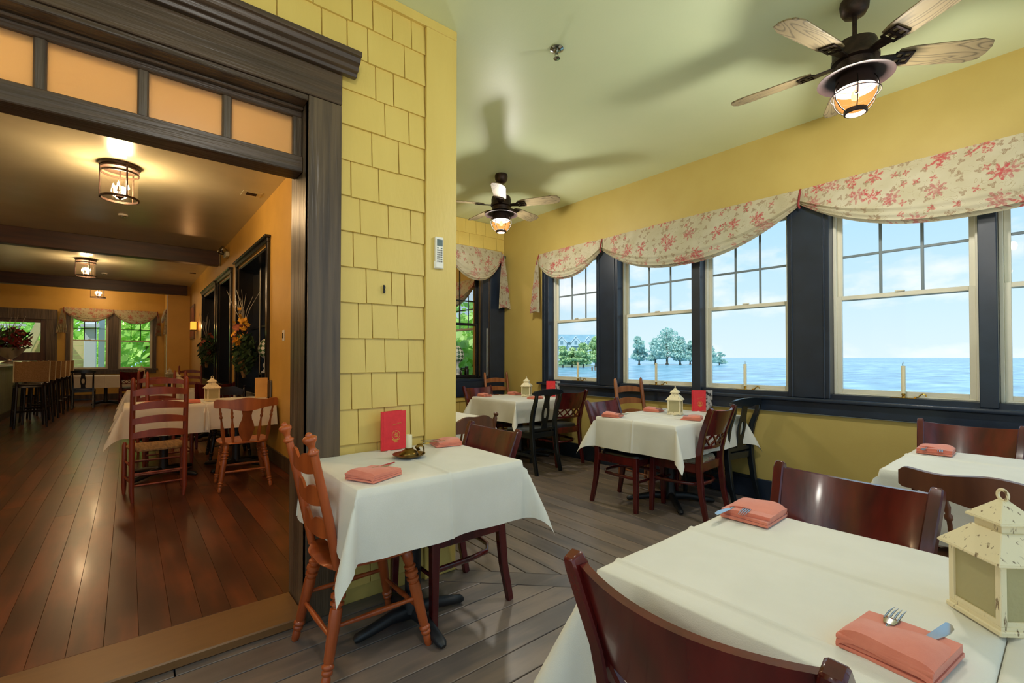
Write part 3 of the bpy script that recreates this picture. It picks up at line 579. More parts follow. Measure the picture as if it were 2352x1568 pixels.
# ---- unseen outer walls of the porch: openings enlarged to let in more daylight, slim posts ---
f = MB().box(-3.45, W+.16, -.86, -.74, -.04, .12).box(-3.45, W+.16, -.86, -.74, 3.02, C)
xx = -3.45
while xx < W: f.box(xx, xx+.09, -.86, -.74, .12, 3.02); xx += 1.27
struct(f.build('wall_front', M['yellow']))
f = MB().box(-3.45, -3.3, -.74, S, -.04, .12).box(-3.45, -3.3, -.74, S, 3.02, C)
for a in (-.74, .8, 2.27): f.box(-3.45, -3.3, a, a+.14, .12, 3.02)
struct(f.build('wall_porch_end', M['yellow']))
# ================================================================== lamps and fans
def point(name, loc, e, col=(1, .74, .44), r=.04, parent=None):
    l = bpy.data.lights.new(name, 'POINT'); l.energy = e; l.color = col; l.shadow_soft_size = r
    o = bpy.data.objects.new(name, l); COL.objects.link(o); o.location = loc
    if parent: o.parent = parent
    return o
FAN_E, FAN_C = 178, (1, .95, .84)
def fan(loc, ang, label, energy=FAN_E):
    o = empty('ceiling_fan', loc); tag(o, label, 'ceiling fan', 'bronze ceiling fans')          # origin on the ceiling
    MB().lathe([(.0, 0), (.066, 0), (.070, -.02), (.066, -.055), (.052, -.082), (.022, -.092), (0, -.092)], 20).build('canopy', M['fanmetal'], o, smooth=50)
    MB().lathe([(.012, -.085), (.012, -.20), (.024, -.205), (.024, -.235)], 12).build('downrod', M['fanmetal'], o, smooth=40)
    MB().lathe([(.0, -.22), (.06, -.225), (.098, -.245), (.106, -.27), (.106, -.315), (.112, -.325), (.112, -.345), (.09, -.35), (.088, -.372), (.10, -.378), (.10, -.395), (0, -.395)], 28).build('motor_housing', M['fanmetal'], o, smooth=40)
    for k in range(5):
        a = R(ang+72*k); ca, sa = math.cos(a), math.sin(a); tilt = R(-13)
        def f(x, y, z):      # blade frame: x outwards, pitched about x
            y2, z2 = y*math.cos(tilt)-z*math.sin(tilt), y*math.sin(tilt)+z*math.cos(tilt)
            return (x*ca-y2*sa, x*sa+y2*ca, z2-.335)
        poly = [(.20, -.052), (.26, -.066), (.58, -.076), (.635, -.058), (.652, -.02), (.652, .02), (.635, .058), (.58, .076), (.26, .066), (.20, .052)]
        m = MB().prism(poly, -.004, .004, lambda x, y, z: (x, y, z)); b = m.build('blade', M['blade'], o, bev=.002)
        b.location = (0, 0, -.335); b.rotation_euler = Matrix.Rotation(a, 3, 'Z').to_4x4().to_3x3().to_euler(); b.rotation_euler = (Matrix.Rotation(a, 4, 'Z') @ Matrix.Rotation(tilt, 4, 'X')).to_euler()
        irn = MB(); f = lambda x, y, z: (x, y, z)
        irn.add([f(*p) for p in [(.09, -.018, .0), (.09, .018, .0), (.19, .030, -.006), (.19, -.030, -.006), (.09, -.018, -.010), (.09, .018, -.010), (.19, .030, -.014), (.19, -.030, -.014)]], [(0, 1, 2, 3), (7, 6, 5, 4), (0, 4, 5, 1), (1, 5, 6, 2), (2, 6, 7, 3), (3, 7, 4, 0)])
        for q0, q1, r0, r1 in ((.185, .275, -.042, -.030), (.185, .275, .030, .042), (.185, .197, -.042, .042), (.263, .275, -.042, .042), (.185, .275, -.006, .006), (.224, .236, -.042, .042)):
            irn.add([f(x, y, z) for z in (-.012, -.005) for y in (r0, r1) for x in (q0, q1)], [(0, 2, 3, 1), (4, 5, 7, 6), (0, 1, 5, 4), (2, 6, 7, 3), (0, 4, 6, 2), (1, 3, 7, 5)])
        irn.build('blade_iron', M['fanmetal'], b)
    lk = MB().lathe([(.075, -.395), (.085, -.40), (.10, -.412), (.175, -.435), (.178, -.440), (.172, -.440), (.10, -.42), (.074, -.412)], 32, cap=False).build('light_shade', M['copper'], o, smooth=50)
    MB().lathe([(.086, -.415), (.090, -.425), (.094, -.496), (.098, -.502), (.090, -.502), (.080, -.418)], 24, cap=False).build('globe_collar', M['copper'], o, smooth=40)
    MB().lathe([(.086, -.470), (.092, -.50), (.096, -.525), (.092, -.555), (.078, -.588), (.052, -.612), (.030, -.620), (0, -.622)], 24, cap=False).build('globe', M['globe'], o, smooth=60)
    MB().lathe([(.050, -.606), (.055, -.608), (.055, -.630), (.046, -.632), (.044, -.608)], 20, cap=False).build('globe_ring', M['fanmetal'], o, smooth=40)
    cg = MB()
    for k in range(6):
        t = R(60*k+20); P = [(.092, -.455), (.106, -.48), (.113, -.515), (.106, -.555), (.082, -.595), (.054, -.618)]
        cg.tube([(r*math.cos(t), r*math.sin(t), z) for r, z in P], .0026, 6)
    cg.tube([(.115*math.cos(R(10*k)), .115*math.sin(R(10*k)), -.525) for k in range(37)], .0026, 6)
    cg.build('cage', M['cage'], o, smooth=60)
    MB().lathe([(0, -.50), (.012, -.505), (.021, -.53), (.018, -.55), (0, -.56)], 12).build('bulb', M['fanbulb'], o, smooth=60)
    ch = MB().tube([(-.10, -.03, -.43), (-.10, -.03, -.56)], .0012, 5); ch.lathe([(0, 0), (.009, .002), (.009, .008), (0, .012)], 10, c=(-.10, -.03, -.57)); ch.build('pull_chain', M['fanmetal'], o)
    point('fan_light', (0, 0, -.542), energy*1.25, FAN_C, .08, o)
    return o
fan((3.09, .765, C), 24, 'large bronze ceiling fan with caged light, nearest above the window tables')
fan((3.10, 3.95, C), 13, 'smaller-looking bronze ceiling fan with caged light, deeper in the porch')
fan((.30, .55, C), 40, 'added unseen bronze fan lamp brightening the doorway end of the front porch', 92)  # out of view overhead, added to light the foreground tables and shingles
fan((-2.3, .75, C), 10, 'added unseen bronze fan lamp brightening the far left of the front porch', 100)  # unseen fitting added for extra light along the porch
def lantern_lamp(loc, label, energy):
    o = empty('ceiling_lantern', loc); tag(o, label, 'ceiling light', 'glass drum ceiling lanterns')
    MB().lathe([(0, 0), (.168, 0), (.172, -.012), (.165, -.03), (.158, -.032), (.158, -.05), (.15, -.05), (0, -.035)], 32).build('canopy', M['fanmetal'], o, smooth=40)
    for z, r in ((-.085, .158), (-.345, .160)):
        MB().lathe([(r-.010, z-.010), (r, z-.010), (r, z+.010), (r-.010, z+.010), (r-.010, z-.010)], 32, cap=False).build('band', M['fanmetal'], o, smooth=40)
    for k in range(3):
        t = R(120*k+50); B(-.007, .007, -.004, .004, -.355, -.03).build('strap', M['fanmetal'], o, loc=(.163*math.cos(t), .163*math.sin(t), 0), rz=t+R(90))
    MB().lathe([(.148, -.09), (.148, -.34), (.145, -.34), (.145, -.09)], 32, cap=False).build('glass_drum', M['seeded'], o, smooth=40)
    st = MB().lathe([(0, -.03), (.006, -.03), (.006, -.29), (.03, -.30), (.034, -.33), (.012, -.345), (0, -.36)], 12)
    for k in range(3):
        t = R(120*k+20); c, s = math.cos(t), math.sin(t); st.tube([(0, 0, -.31), (.035*c, .035*s, -.325), (.07*c, .07*s, -.30), (.07*c, .07*s, -.285)], .004, 6); st.lathe([(.015, -.285), (.015, -.28), (.009, -.28), (.009, -.235), (0, -.235)], 10, c=(.07*c, .07*s, 0))
    st.build('stem', M['fanmetal'], o, smooth=40)
    for k in range(3):
        t = R(120*k+20); MB().lathe([(0, 0), (.012, .012), (.010, .03), (.003, .05), (0, .055)], 10, c=(.07*math.cos(t), .07*math.sin(t), -.235)).build('bulb', M['bulb'], o, smooth=60)
    point('lantern_light', (0, 0, -.20), energy, (1, .66, .34), .08, o)
    return o
lantern_lamp((-.085, 6.27, C), 'glass drum lantern with three candle bulbs, nearest seen on the inner ceiling', 55)
lantern_lamp((-.20, 3.95, C), 'glass drum lantern glowing behind the transom panes', 60)
lantern_lamp((-.68, 12.7, C), 'glass drum lantern between the two dark ceiling beams', 40)
lantern_lamp((-.66, 17.1, C), 'glass drum lantern half hidden behind the far ceiling beam', 26)
lantern_lamp((-3.1, 8.8, C), 'added unseen glass drum lantern brightening the bar side of the inner room', 36)  # lamp out of view, added to brighten the inner room
lantern_lamp((2.7, 7.0, C), 'added unseen glass drum lantern brightening the back room', 45)  # unseen lamp added to light the egg behind the end window
# ---- small ceiling and wall fittings -------------------------------------------
o = empty('sprinkler_head', (2.10, 2.10, C)); tag(o, 'chrome fire sprinkler head on the sage ceiling', 'sprinkler')
MB().lathe([(0, 0), (.042, 0), (.044, -.006), (.03, -.012), (.018, -.014), (0, -.014)], 20).build('escutcheon', M['chrome'], o, smooth=40)
s = MB().lathe([(.010, -.014), (.010, -.034), (.006, -.036)], 10); s.tube([(-.009, 0, -.034), (-.016, 0, -.048), (-.008, 0, -.062)], .003, 6).tube([(.009, 0, -.034), (.016, 0, -.048), (.008, 0, -.062)], .003, 6); s.build('frame', M['chrome'], o, smooth=40)
MB().lathe([(0, -.062), (.022, -.063), (.022, -.066), (0, -.068)], 14).build('deflector', M['chrome'], o)
for x, y, lb in ((-.076, 8.42, 'round white ceiling detector beside the nearest glass lantern'), (-.456, 14.57, 'round white ceiling detector between the dark beams')):
    o = empty('ceiling_detector', (x, y, C)); tag(o, lb, 'detector', 'round ceiling detectors')
    MB().lathe([(0, 0), (.055, 0), (.055, -.012), (.048, -.02), (0, -.02)], 20).build('ring', M['plastic'], o, smooth=40)
    MB().lathe([(0, -.02), (.03, -.02), (.027, -.03), (0, -.032)], 16).build('lens', M['chrome'], o, smooth=40)
for x, y, lb in ((1.13, 6.34, 'square ceiling vent nearest the doorway'), (1.15, 13.2, 'square ceiling vent beyond the first beam')):
    o = empty('ceiling_vent', (x, y, C)); tag(o, lb, 'vent', 'square ceiling vents')
    B(-.10, .10, -.10, .10, -.006, 0).build('frame', M['ceil_in'], o, bev=.002); B(-.055, .055, -.045, .045, -.009, -.005).build('grille', M['slot'], o)
    for k in range(4): B(-.055, .055, -.036+.022*k, -.030+.022*k, -.013, -.008).build('louver', M['beam'], o)
o = empty('remote_control', (1.397, S-.030, 1.882)); tag(o, 'white air-conditioner remote in a holder on the yellow corner board', 'remote')
bd = B(-.027, .027, -.020, 0, -.092, .092).build('body', M['plastic'], o, bev=.006, seg=2)
B(-.018, .018, -.022, -.018, .038, .076).build('screen', M['lcd'], o)
for r in range(7):
    for c in range(3):
        if r == 0 and c == 1: continue
        B(-.017+.0125*c, -.009+.0125*c, -.0225, -.0195, .022-.013*r, .029-.013*r).build('button', M['keys'] if r else M['lcd'], bd)
B(-.031, .031, -.014, 0, -.094, -.05).build('holder', M['plastic'], o, bev=.003)
o = empty('light_switch', (XI, 5.58, 1.51)); tag(o, 'ivory light switch plate on the ochre inner wall', 'switch')
B(-.008, 0, -.04, .04, -.06, .06).build('plate', M['white'], o, bev=.003); B(-.014, -.006, -.012, .012, -.03, .03).build('rocker', M['slot'], o)
o = empty('emergency_light', (XI, 9.36, 3.05)); tag(o, 'twin-head emergency light on the inner wall by the beam', 'emergency light')
B(-.06, 0, -.13, .13, -.05, .03).build('housing', M['ceil_in'], o, bev=.01)
for k in (-1, 1): MB().turned((-.04, .07*k, .03), (-.13, .10*k, .07), [(0, .03), (.4, .05), (.9, .06), (1, .055)], 14).build('lamp_head', M['chrome'], o, smooth=40)
o = empty('wall_sconce', (XI, 14.0, 2.05)); tag(o, 'amber square wall sconce glowing beside the framed picture', 'sconce')
B(-.02, 0, -.06, .06, -.10, .10).build('back_plate', M['iron'], o); B(-.14, -.03, -.10, .10, -.10, .10).build('shade', M['sconce'], o, bev=.004); B(-.15, -.02, -.11, .11, -.115, -.10).build('shade_base', M['iron'], o)
point('sconce_light', (-.2, 0, 0), 4, (1, .5, .18), .05, o)
o = empty('framed_picture', (XI, 15.0, 2.2)); tag(o, 'tall framed reddish picture on the inner wall beyond the sconce', 'picture')
ART = mat('red_brown_print', (176, 76, 40), (120, 60, 40), rough=.4, scale=4)
B(-.03, -.004, -.5, .5, -.45, .45).build('frame', wood('frame_wood', (96, 60, 36), (70, 42, 26)), o, bev=.004); B(-.034, -.028, -.43, .43, -.38, .38).build('print', ART, o)
# ================================================================== valances
def swag(name, par, y0, y1, top, cusp, low, fp, depth=.09):
    """fp(u, d, z): u along wall, d towards the room"""
    def prof(u):
        t = abs(2*u-1); return cusp+(low-cusp)*(1-t**2.3)
    def f(u, v):
        t = abs(2*u-1); zb = prof(u); k = math.sin(math.pi*min(1, u*1)) ** .6
        z = top+(zb-top)*v
        belly = .035+depth*k*(.35+.65*math.sin(math.pi*min(1, v*.62)))
        pl = 0
        if v > .72: pl = .010*math.sin((v-.72)/.28*math.pi*5)*(.4+.6*(1-k)+.3)
        if v > .97: belly -= .03*k
        return fp(y0+(y1-y0)*u, belly+pl, z)
    m = MB().grid(f, 48, 40)
    return m.build(name, M['floral'], par, smooth=60)
def tail(par, u0, z0, z1, fp, w0=.03, w1=.12, lean=0, name='tail'):
    def f(u, v):
        w = w0+(w1-w0)*v**.8; z = z0+(z1-z0)*v+.025*math.sin(u*3.1)*v
        a = u*math.pi*13
        return fp(u0+lean*v+(u-.5)*w*1.0, .06+.022*math.sin(a)*(.25+v)+.02*v, z)
    return MB().grid(f, 110, 14).build(name, M['floral'], par, smooth=60)
def cord(par, u, top, bot, fp):
    return MB().tube([fp(u, .03, top+.004), fp(u, .06, (top+bot)/2), fp(u+.004, .07, bot), fp(u, .05, bot-.03)], .008, 8).build('tie_cord', M['redcord'], par, smooth=60)
def valance(label, cuts, top, cusp, lows, fp, tails=(), board=True):
    o = empty('window_valance'); tag(o, label, 'valance', 'floral swag valances')
    for (a, b), lo in zip(zip(cuts[:-1], cuts[1:]), lows): swag('swag', o, a, b, top, cusp, lo, fp)
    for c in cuts: cord(o, c, top, cusp, fp)
    for t in tails: tail(o, *t[:3], fp, **t[3])
    a, b = min(cuts), max(cuts); P = [fp(u, d, z) for z in (top-.03, top-.004) for d in (0, .034) for u in (a, b)]
    MB().add(P, [(0, 2, 3, 1), (4, 5, 7, 6), (0, 1, 5, 4), (2, 6, 7, 3), (0, 4, 6, 2), (1, 3, 7, 5)]).build('mounting_board', M['floral'], o)
    return o
valance('long floral swag valance over the row of lake windows', [4.68, 3.575, 1.46, -.62], 2.675, 2.545, [2.27, 2.195, 2.20], lambda u, d, z: (W-.026-d, u, z), [(4.685, 2.60, 1.875, dict(lean=.02, w1=.17))])
valance('floral swag valance over the dark window in the end wall', [4.275, 3.30, 2.33], 2.83, 2.72, [2.36, 2.36], lambda u, d, z: (u, E-.062-d, z), [(4.28, 2.80, 1.985, dict(lean=.01, w1=.21))])
valance('faded rose floral valance over the twin windows at the far inner wall', [-1.40, -.345, .68], 2.66, 2.54, [2.27, 2.25], lambda u, d, z: (u, 17.96-d, z), [(-1.42, 2.60, 1.93, dict(lean=-.02, w1=.24)), (.70, 2.60, 1.90, dict(lean=0, w1=.16))])
valance('floral swag valance on the side window of the far alcove', [15.99, 17.6], 2.62, 2.5, [2.25], lambda u, d, z: (.85-d, u, z), [(16.05, 2.55, 1.9, dict(w1=.3))])
valance('floral swag valance over the back-room garden window', [6.2, 7.4, 8.75], 2.55, 2.43, [2.12, 2.12], lambda u, d, z: (W-.02-d, u, z), [])
# ================================================================== chairs  (local: origin on the floor, faces +Y)
def arc_panel(x0, x1, yb, bow, z0, z1, th, nx=14, lean=0, zref=0, nz=4):
    """curved back panel; z0/z1 may be functions of x"""
    Z0 = z0 if callable(z0) else (lambda x: z0); Z1 = z1 if callable(z1) else (lambda x: z1)
    h = max(abs(x0), abs(x1))
    def p(u, v, off):
        x = x0+(x1-x0)*u; z = Z0(x)+(Z1(x)-Z0(x))*v
        return (x, yb-bow*(1-(x/h)**2)-lean*(z-zref)+off, z)
    return MB().slab(lambda u, v: p(u, v, th/2), lambda u, v: p(u, v, -th/2), nx, nz)
def seat_pad(w0, w1, d0, d1, z0, z1, dome=.012, r=.35):
    """rounded pad: width w0 at the back (y=d0), w1 at the front (y=d1)"""
    def f(u, v, top):
        s = 2*u-1; t = 2*v-1
        # superellipse rounding of the outline
        k = 1/max(1, (abs(s)**5+abs(t)**5)**.2) if (s or t) else 1
        s2, t2 = s*k, t*k; vv = (t2+1)/2; w = w0+(w1-w0)*vv
        e = max(abs(s), abs(t)); z = (z1-(z1-z0)*.45*max(0, (e-.8)/.2)**2+dome*(1-e*e)) if top else z0
        return (s2*w/2, d0+(d1-d0)*vv, z)
    return MB().slab(lambda u, v: f(u, v, 1), lambda u, v: f(u, v, 0), 12, 12)
def lattice_chair(m, padm, name='dining_chair'):
    o = empty(name)
    for s in (-1, 1):
        MB().tube([(s*.205, .195, 0), (s*.20, .19, .25), (s*.195, .185, .435)], [(.015, .016), (.018, .019), (.021, .021)], 4, up=(1, 0, 0)).build('leg', m, o, bev=.003)
        MB().tube([(s*.20, -.255, 0), (s*.195, -.215, .20), (s*.192, -.195, .42), (s*.195, -.20, .52), (s*.203, -.235, .68), (s*.214, -.295, .845), (s*.216, -.305, .868)],
                  [(.015, .017), (.017, .020), (.018, .024), (.018, .023), (.017, .021), (.017, .019), (.014, .015)], 4, up=(1, 0, 0)).build('back_post', m, o, bev=.004, smooth=40)
        MB().tube([(s*.198, -.20, .40), (s*.198, .18, .40)], [(.032, .010)]*2, 4, up=(0, 0, 1)).build('seat_rail', m, o, bev=.002)
    MB().tube([(-.19, .19, .40), (.19, .19, .40)], [(.032, .010)]*2, 4, up=(0, 0, 1)).build('seat_rail', m, o, bev=.002)
    MB().tube([(-.18, -.195, .40), (.18, -.195, .40)], [(.032, .010)]*2, 4, up=(0, 0, 1)).build('seat_rail', m, o, bev=.002)
    U = [(-.197, .17, .27), (-.19, -.02, .27), (-.17, -.13, .27), (-.10, -.185, .27), (0, -.20, .27), (.10, -.185, .27), (.17, -.13, .27), (.19, -.02, .27), (.197, .17, .27)]
    MB().tube(U, [(.014, .009)]*9, 8, up=(0, 0, 1)).build('hoop_stretcher', m, o, smooth=60)
    MB().tube([(-.20, .188, .24), (.20, .188, .24)], .010, 8).build('stretcher', m, o, smooth=60)
    seat_pad(.385, .42, -.185, .225, .425, .462).build('seat', padm, o, smooth=60)
    L0 = .36   # lean
    arc_panel(-.197, .197, -.222, .045, .652, lambda x: .852-.012*(1-(x/.197)**2), .020, lean=L0, zref=.65, nx=16).build('back_panel', m, o, smooth=50)
    br_ = arc_panel(-.192, .192, -.198, .045, .545, .568, .018, lean=L0*.5, zref=.55, nx=16, nz=2).build('back_rail', m, o, smooth=50)
    def bp(x, z): return (x, -.200-.045*(1-(x/.195)**2)-.30*(z-.56), z)
    n = 4; wdt = .38/n
    for i in range(n):
        xa = -.19+wdt*i; xb = xa+wdt
        for q0, q1 in ((xa, xb), (xb, xa)):
            MB().tube([bp(q0+(q1-q0)*t, .565+.09*t) for t in (0, .33, .66, 1)], [(.006, .006)]*4, 4, up=(0, 1, 0)).build('lattice_bar', m, br_)
    return o
def slat_curve(x0, x1, y, bow, zc, h, th, m, o, double=False, name='slat'):
    hw = max(abs(x0), abs(x1))
    if double:
        def zt(x): return zc+h*(.32+.18*math.cos(2*math.pi*(x/hw)))+ (h*.16 if abs(x) > hw*.9 else 0)*0
        def zb(x): return zc-h*(.50-.10*math.cos(2*math.pi*(x/hw)))
        z1 = lambda x: zc+h*.5-h*.42*abs(math.sin(math.pi*(.5+ x/hw)/1))*0 - h*.34*(math.exp(-(x/(hw*.20))**2)) - h*.38*max(0, (abs(x)/hw-.62)/.38)**1.3
        z0 = lambda x: zc-h*.5+h*.14*(math.cos(math.pi*x/hw)+1)/2*0 + h*.20*max(0, (abs(x)/hw-.45)/.55)**1.4
        arc_panel(x0, x1, y, bow, z0, z1, th, nx=26).build(name, m, o, smooth=50)
    else:
        z1 = lambda x: zc+h*.5-h*.38*(abs(x)/hw)**2
        z0 = lambda x: zc-h*.5+h*.16*(1-(abs(x)/hw)**2)-h*.04
        arc_panel(x0, x1, y, bow, z0, z1, th, nx=16).build(name, m, o, smooth=50)
def ladder_chair(m, name='ladder_back_chair', top=1.06, w=.40):
    o = empty(name); h = w/2
    for s in (-1, 1):
        MB().tube([(s*h*.96, -.19, 0), (s*h, -.185, .10), (s*h, -.18, .45), (s*h, -.205, .72), (s*h*1.0, -.245, top-.06), (s*h, -.25, top-.015), (s*h, -.251, top)], [.013, .019, .021, .020, .018, .014, .004], 10).build('back_post', m, o, smooth=60)
        MB().tube([(s*(h+.03), .20, 0), (s*(h+.03), .20, .08), (s*(h+.028), .197, .44), (s*(h+.028), .197, .465)], [.013, .019, .020, .012], 10).build('leg', m, o, smooth=60)
        for z in (.16, .30): MB().tube([(s*h, -.182, z), (s*(h+.029), .198, z)], [.008, .008], 8).build('stretcher', m, o, smooth=60)
    for z in (.17, .27): MB().tube([(-h, -.182, z-.03), (h, -.182, z-.03)], .008, 8).build('stretcher', m, o, smooth=60)
    for z in (.15, .28): MB().tube([(-h-.028, .198, z), (h+.028, .198, z)], .009, 8).build('stretcher', m, o, smooth=60)
    seat_pad(w-.02, w+.07, -.19, .21, .425, .452, dome=-.006).build('seat', M['rush'], o, smooth=60)
    for i, z in enumerate((.58, .70, .82, .94)):
        y = -.185-.13*(z-.45)
        slat_curve(-h, h, y-.004, .022, z, .072, .009, m, o)
    return o
LEGP = [(0, .013), (.03, .017), (.08, .018), (.11, .015), (.125, .021), (.15, .021), (.16, .017), (.175, .024), (.195, .024), (.21, .017), (.23, .020), (.60, .025), (.66, .024), (.665, .019), (.68, .019), (.69, .027), (.715, .027), (.72, .019), (.74, .019), (.75, .029), (.785, .029), (.795, .019), (.81, .019), (.82, .026), (.84, .026), (.85, .018), (.90, .024), (.96, .024), (1, .018)]
def splay_legs(o, m, zt=.42, sx=.15, sy=.14, fx=.215, fy=.21):
    for a in (-1, 1):
        for b in (-1, 1):
            MB().turned((a*fx, b*fy, 0), (a*sx, b*sy, zt), LEGP, 12).build('leg', m, o, smooth=50)
    def at(a, b, z): t = z/zt; return (a*(fx+(sx-fx)*t), b*(fy+(sy-fy)*t), z)
    SP = [(0, .008), (.25, .010), (.5, .013), (.75, .010), (1, .008)]
    for b, z in ((1, .16), (-1, .17)): MB().turned(at(-1, b, z), at(1, b, z), SP, 10).build('stretcher', m, o, smooth=60)
    for a in (-1, 1): MB().turned(at(a, -1, .21), at(a, 1, .21), SP, 10).build('stretcher', m, o, smooth=60)
def saddle(m, o, zc=.435, w=.42, d=.42):
    def f(u, v, top):
        s, t = 2*u-1, 2*v-1; k = 1/max(1e-6, (abs(s)**3.2+abs(t)**3.2)**(1/3.2)) if (s or t) else 1
        e = max(abs(s), abs(t)); s2, t2 = s*min(k, 1)if e<1 else s*k, t*min(k, 1) if e<1 else t*k
        k2 = 1/max(1, (abs(s)**3.2+abs(t)**3.2)**(1/3.2)); s2, t2 = s*k2, t*k2
        w2 = w*(.96+.06*t2)
        return (s2*w2/2, t2*d/2, (zc+.012-.016*math.exp(-((abs(s2)-.45)/.35)**2)*(1-t2*t2*.6)-.010*max(0, e-.85)/.15) if top else zc-.022+.014*e**4)
    MB().slab(lambda u, v: f(u, v, 1), lambda u, v: f(u, v, 0), 18, 18).build('seat', m, o, smooth=50)
def turned_ladder_chair(m, name='turned_ladder_chair'):
    o = empty(name); splay_legs(o, m, fx=.205, fy=.225); saddle(m, o)
    for s in (-1, 1):
        PP = [(s*.165, -.165, .43), (s*.172, -.20, .62), (s*.178, -.262, .90)]
        MB().tube(PP, [.016, .019, .016], 12).build('back_post', m, o, smooth=60)
        MB().turned((s*.178, -.262, .895), (s*.180, -.285, .985), [(0, .016), (.06, .022), (.14, .023), (.2, .016), (.32, .012), (.5, .018), (.62, .026), (.74, .027), (.8, .021), (.84, .013), (.9, .013), (.95, .009), (1, 0)], 14).build('finial', m, o, smooth=60)
    for z in (.58, .715, .845):
        y = -.165-.17*(z-.43)-.03*max(0, z-.6)
        slat_curve(-.172, .172, y, .022, z, .080, .011, m, o, double=True)
    return o
SPIN = [(0, .010), (.12, .013), (.30, .017), (.42, .014), (.60, .008), (.68, .008), (.70, .013), (.74, .013), (.76, .008), (.84, .012), (.88, .008), (1, .009)]
def captain_chair(m, name='captain_chair', posts=False):
    o = empty(name); splay_legs(o, m, fx=.21, fy=.215); saddle(m, o, w=.45, d=.43)
    yt = -.285; yb = -.185
    def ctr(x, z): return (x, yb+(yt-yb)*(z-.44)/(.78-.44)-.045*(1-(x/.25)**2)+.045, z)
    hw = .262
    zt = lambda x: .846+.006*math.cos(2*math.pi*x/hw)+.004*math.cos(math.pi*x/hw)-.016*max(0, (abs(x)/hw-.9)/.1)**2
    zb = lambda x: .758-.022*math.cos(math.pi*x/hw)-.012*max(0, (abs(x)/hw-.6)/.4)+.012*max(0, (abs(x)/hw-.93)/.07)**2
    arc_panel(-hw, hw, yt+.035, .05, zb, zt, .030, nx=40).build('crest_rail', m, o, smooth=50)
    # vase splat
    out = [(-.028, .44), (-.040, .47), (-.058, .52), (-.066, .56), (-.058, .61), (-.042, .65), (-.036, .69), (-.044, .73), (-.054, .762), (.054, .762), (.044, .73), (.036, .69), (.042, .65), (.058, .61), (.066, .56), (.058, .52), (.040, .47), (.028, .44)]
    MB().prism(out, -.007, .007, lambda a, b, d: (a, -.185-.105*(b-.44)/.33+d, b)).build('splat', m, o, bev=.002)
    for x in (-.215, -.125, .125, .215):
        y1 = yt+.035-.05*(1-(x/hw)**2)
        MB().turned((x*.82, -.175, .44), (x, y1, .775), SPIN, 10).build('spindle', m, o, smooth=50)
    return o
def finial_chair(m, name='arrow_back_chair'):
    """low crest between two turned posts with knob finials"""
    o = empty(name); splay_legs(o, m, fx=.21, fy=.215); saddle(m, o, w=.44, d=.42)
    for s in (-1, 1):
        MB().turned((s*.185, -.17, .43), (s*.205, -.27, .86), [(0, .014), (.1, .018), (.4, .020), (.5, .014), (.55, .019), (.8, .018), (.90, .016), (.93, .010), (.95, .018), (.98, .020), (1, .006)], 12).build('back_post', m, o, smooth=60)
    zt = lambda x: .835+.018*math.cos(x/.205*math.pi)-.010*math.cos(2*math.pi*x/.205)
    arc_panel(-.203, .203, -.245, .03, .735, zt, .020, nx=20).build('crest_rail', m, o, smooth=50)
    for x in (-.12, -.04, .04, .12): MB().turned((x*.9, -.178, .44), (x, -.265, .74), [(0, .007), (.4, .011), (1, .007)], 8).build('spindle', m, o, smooth=60)
    return o
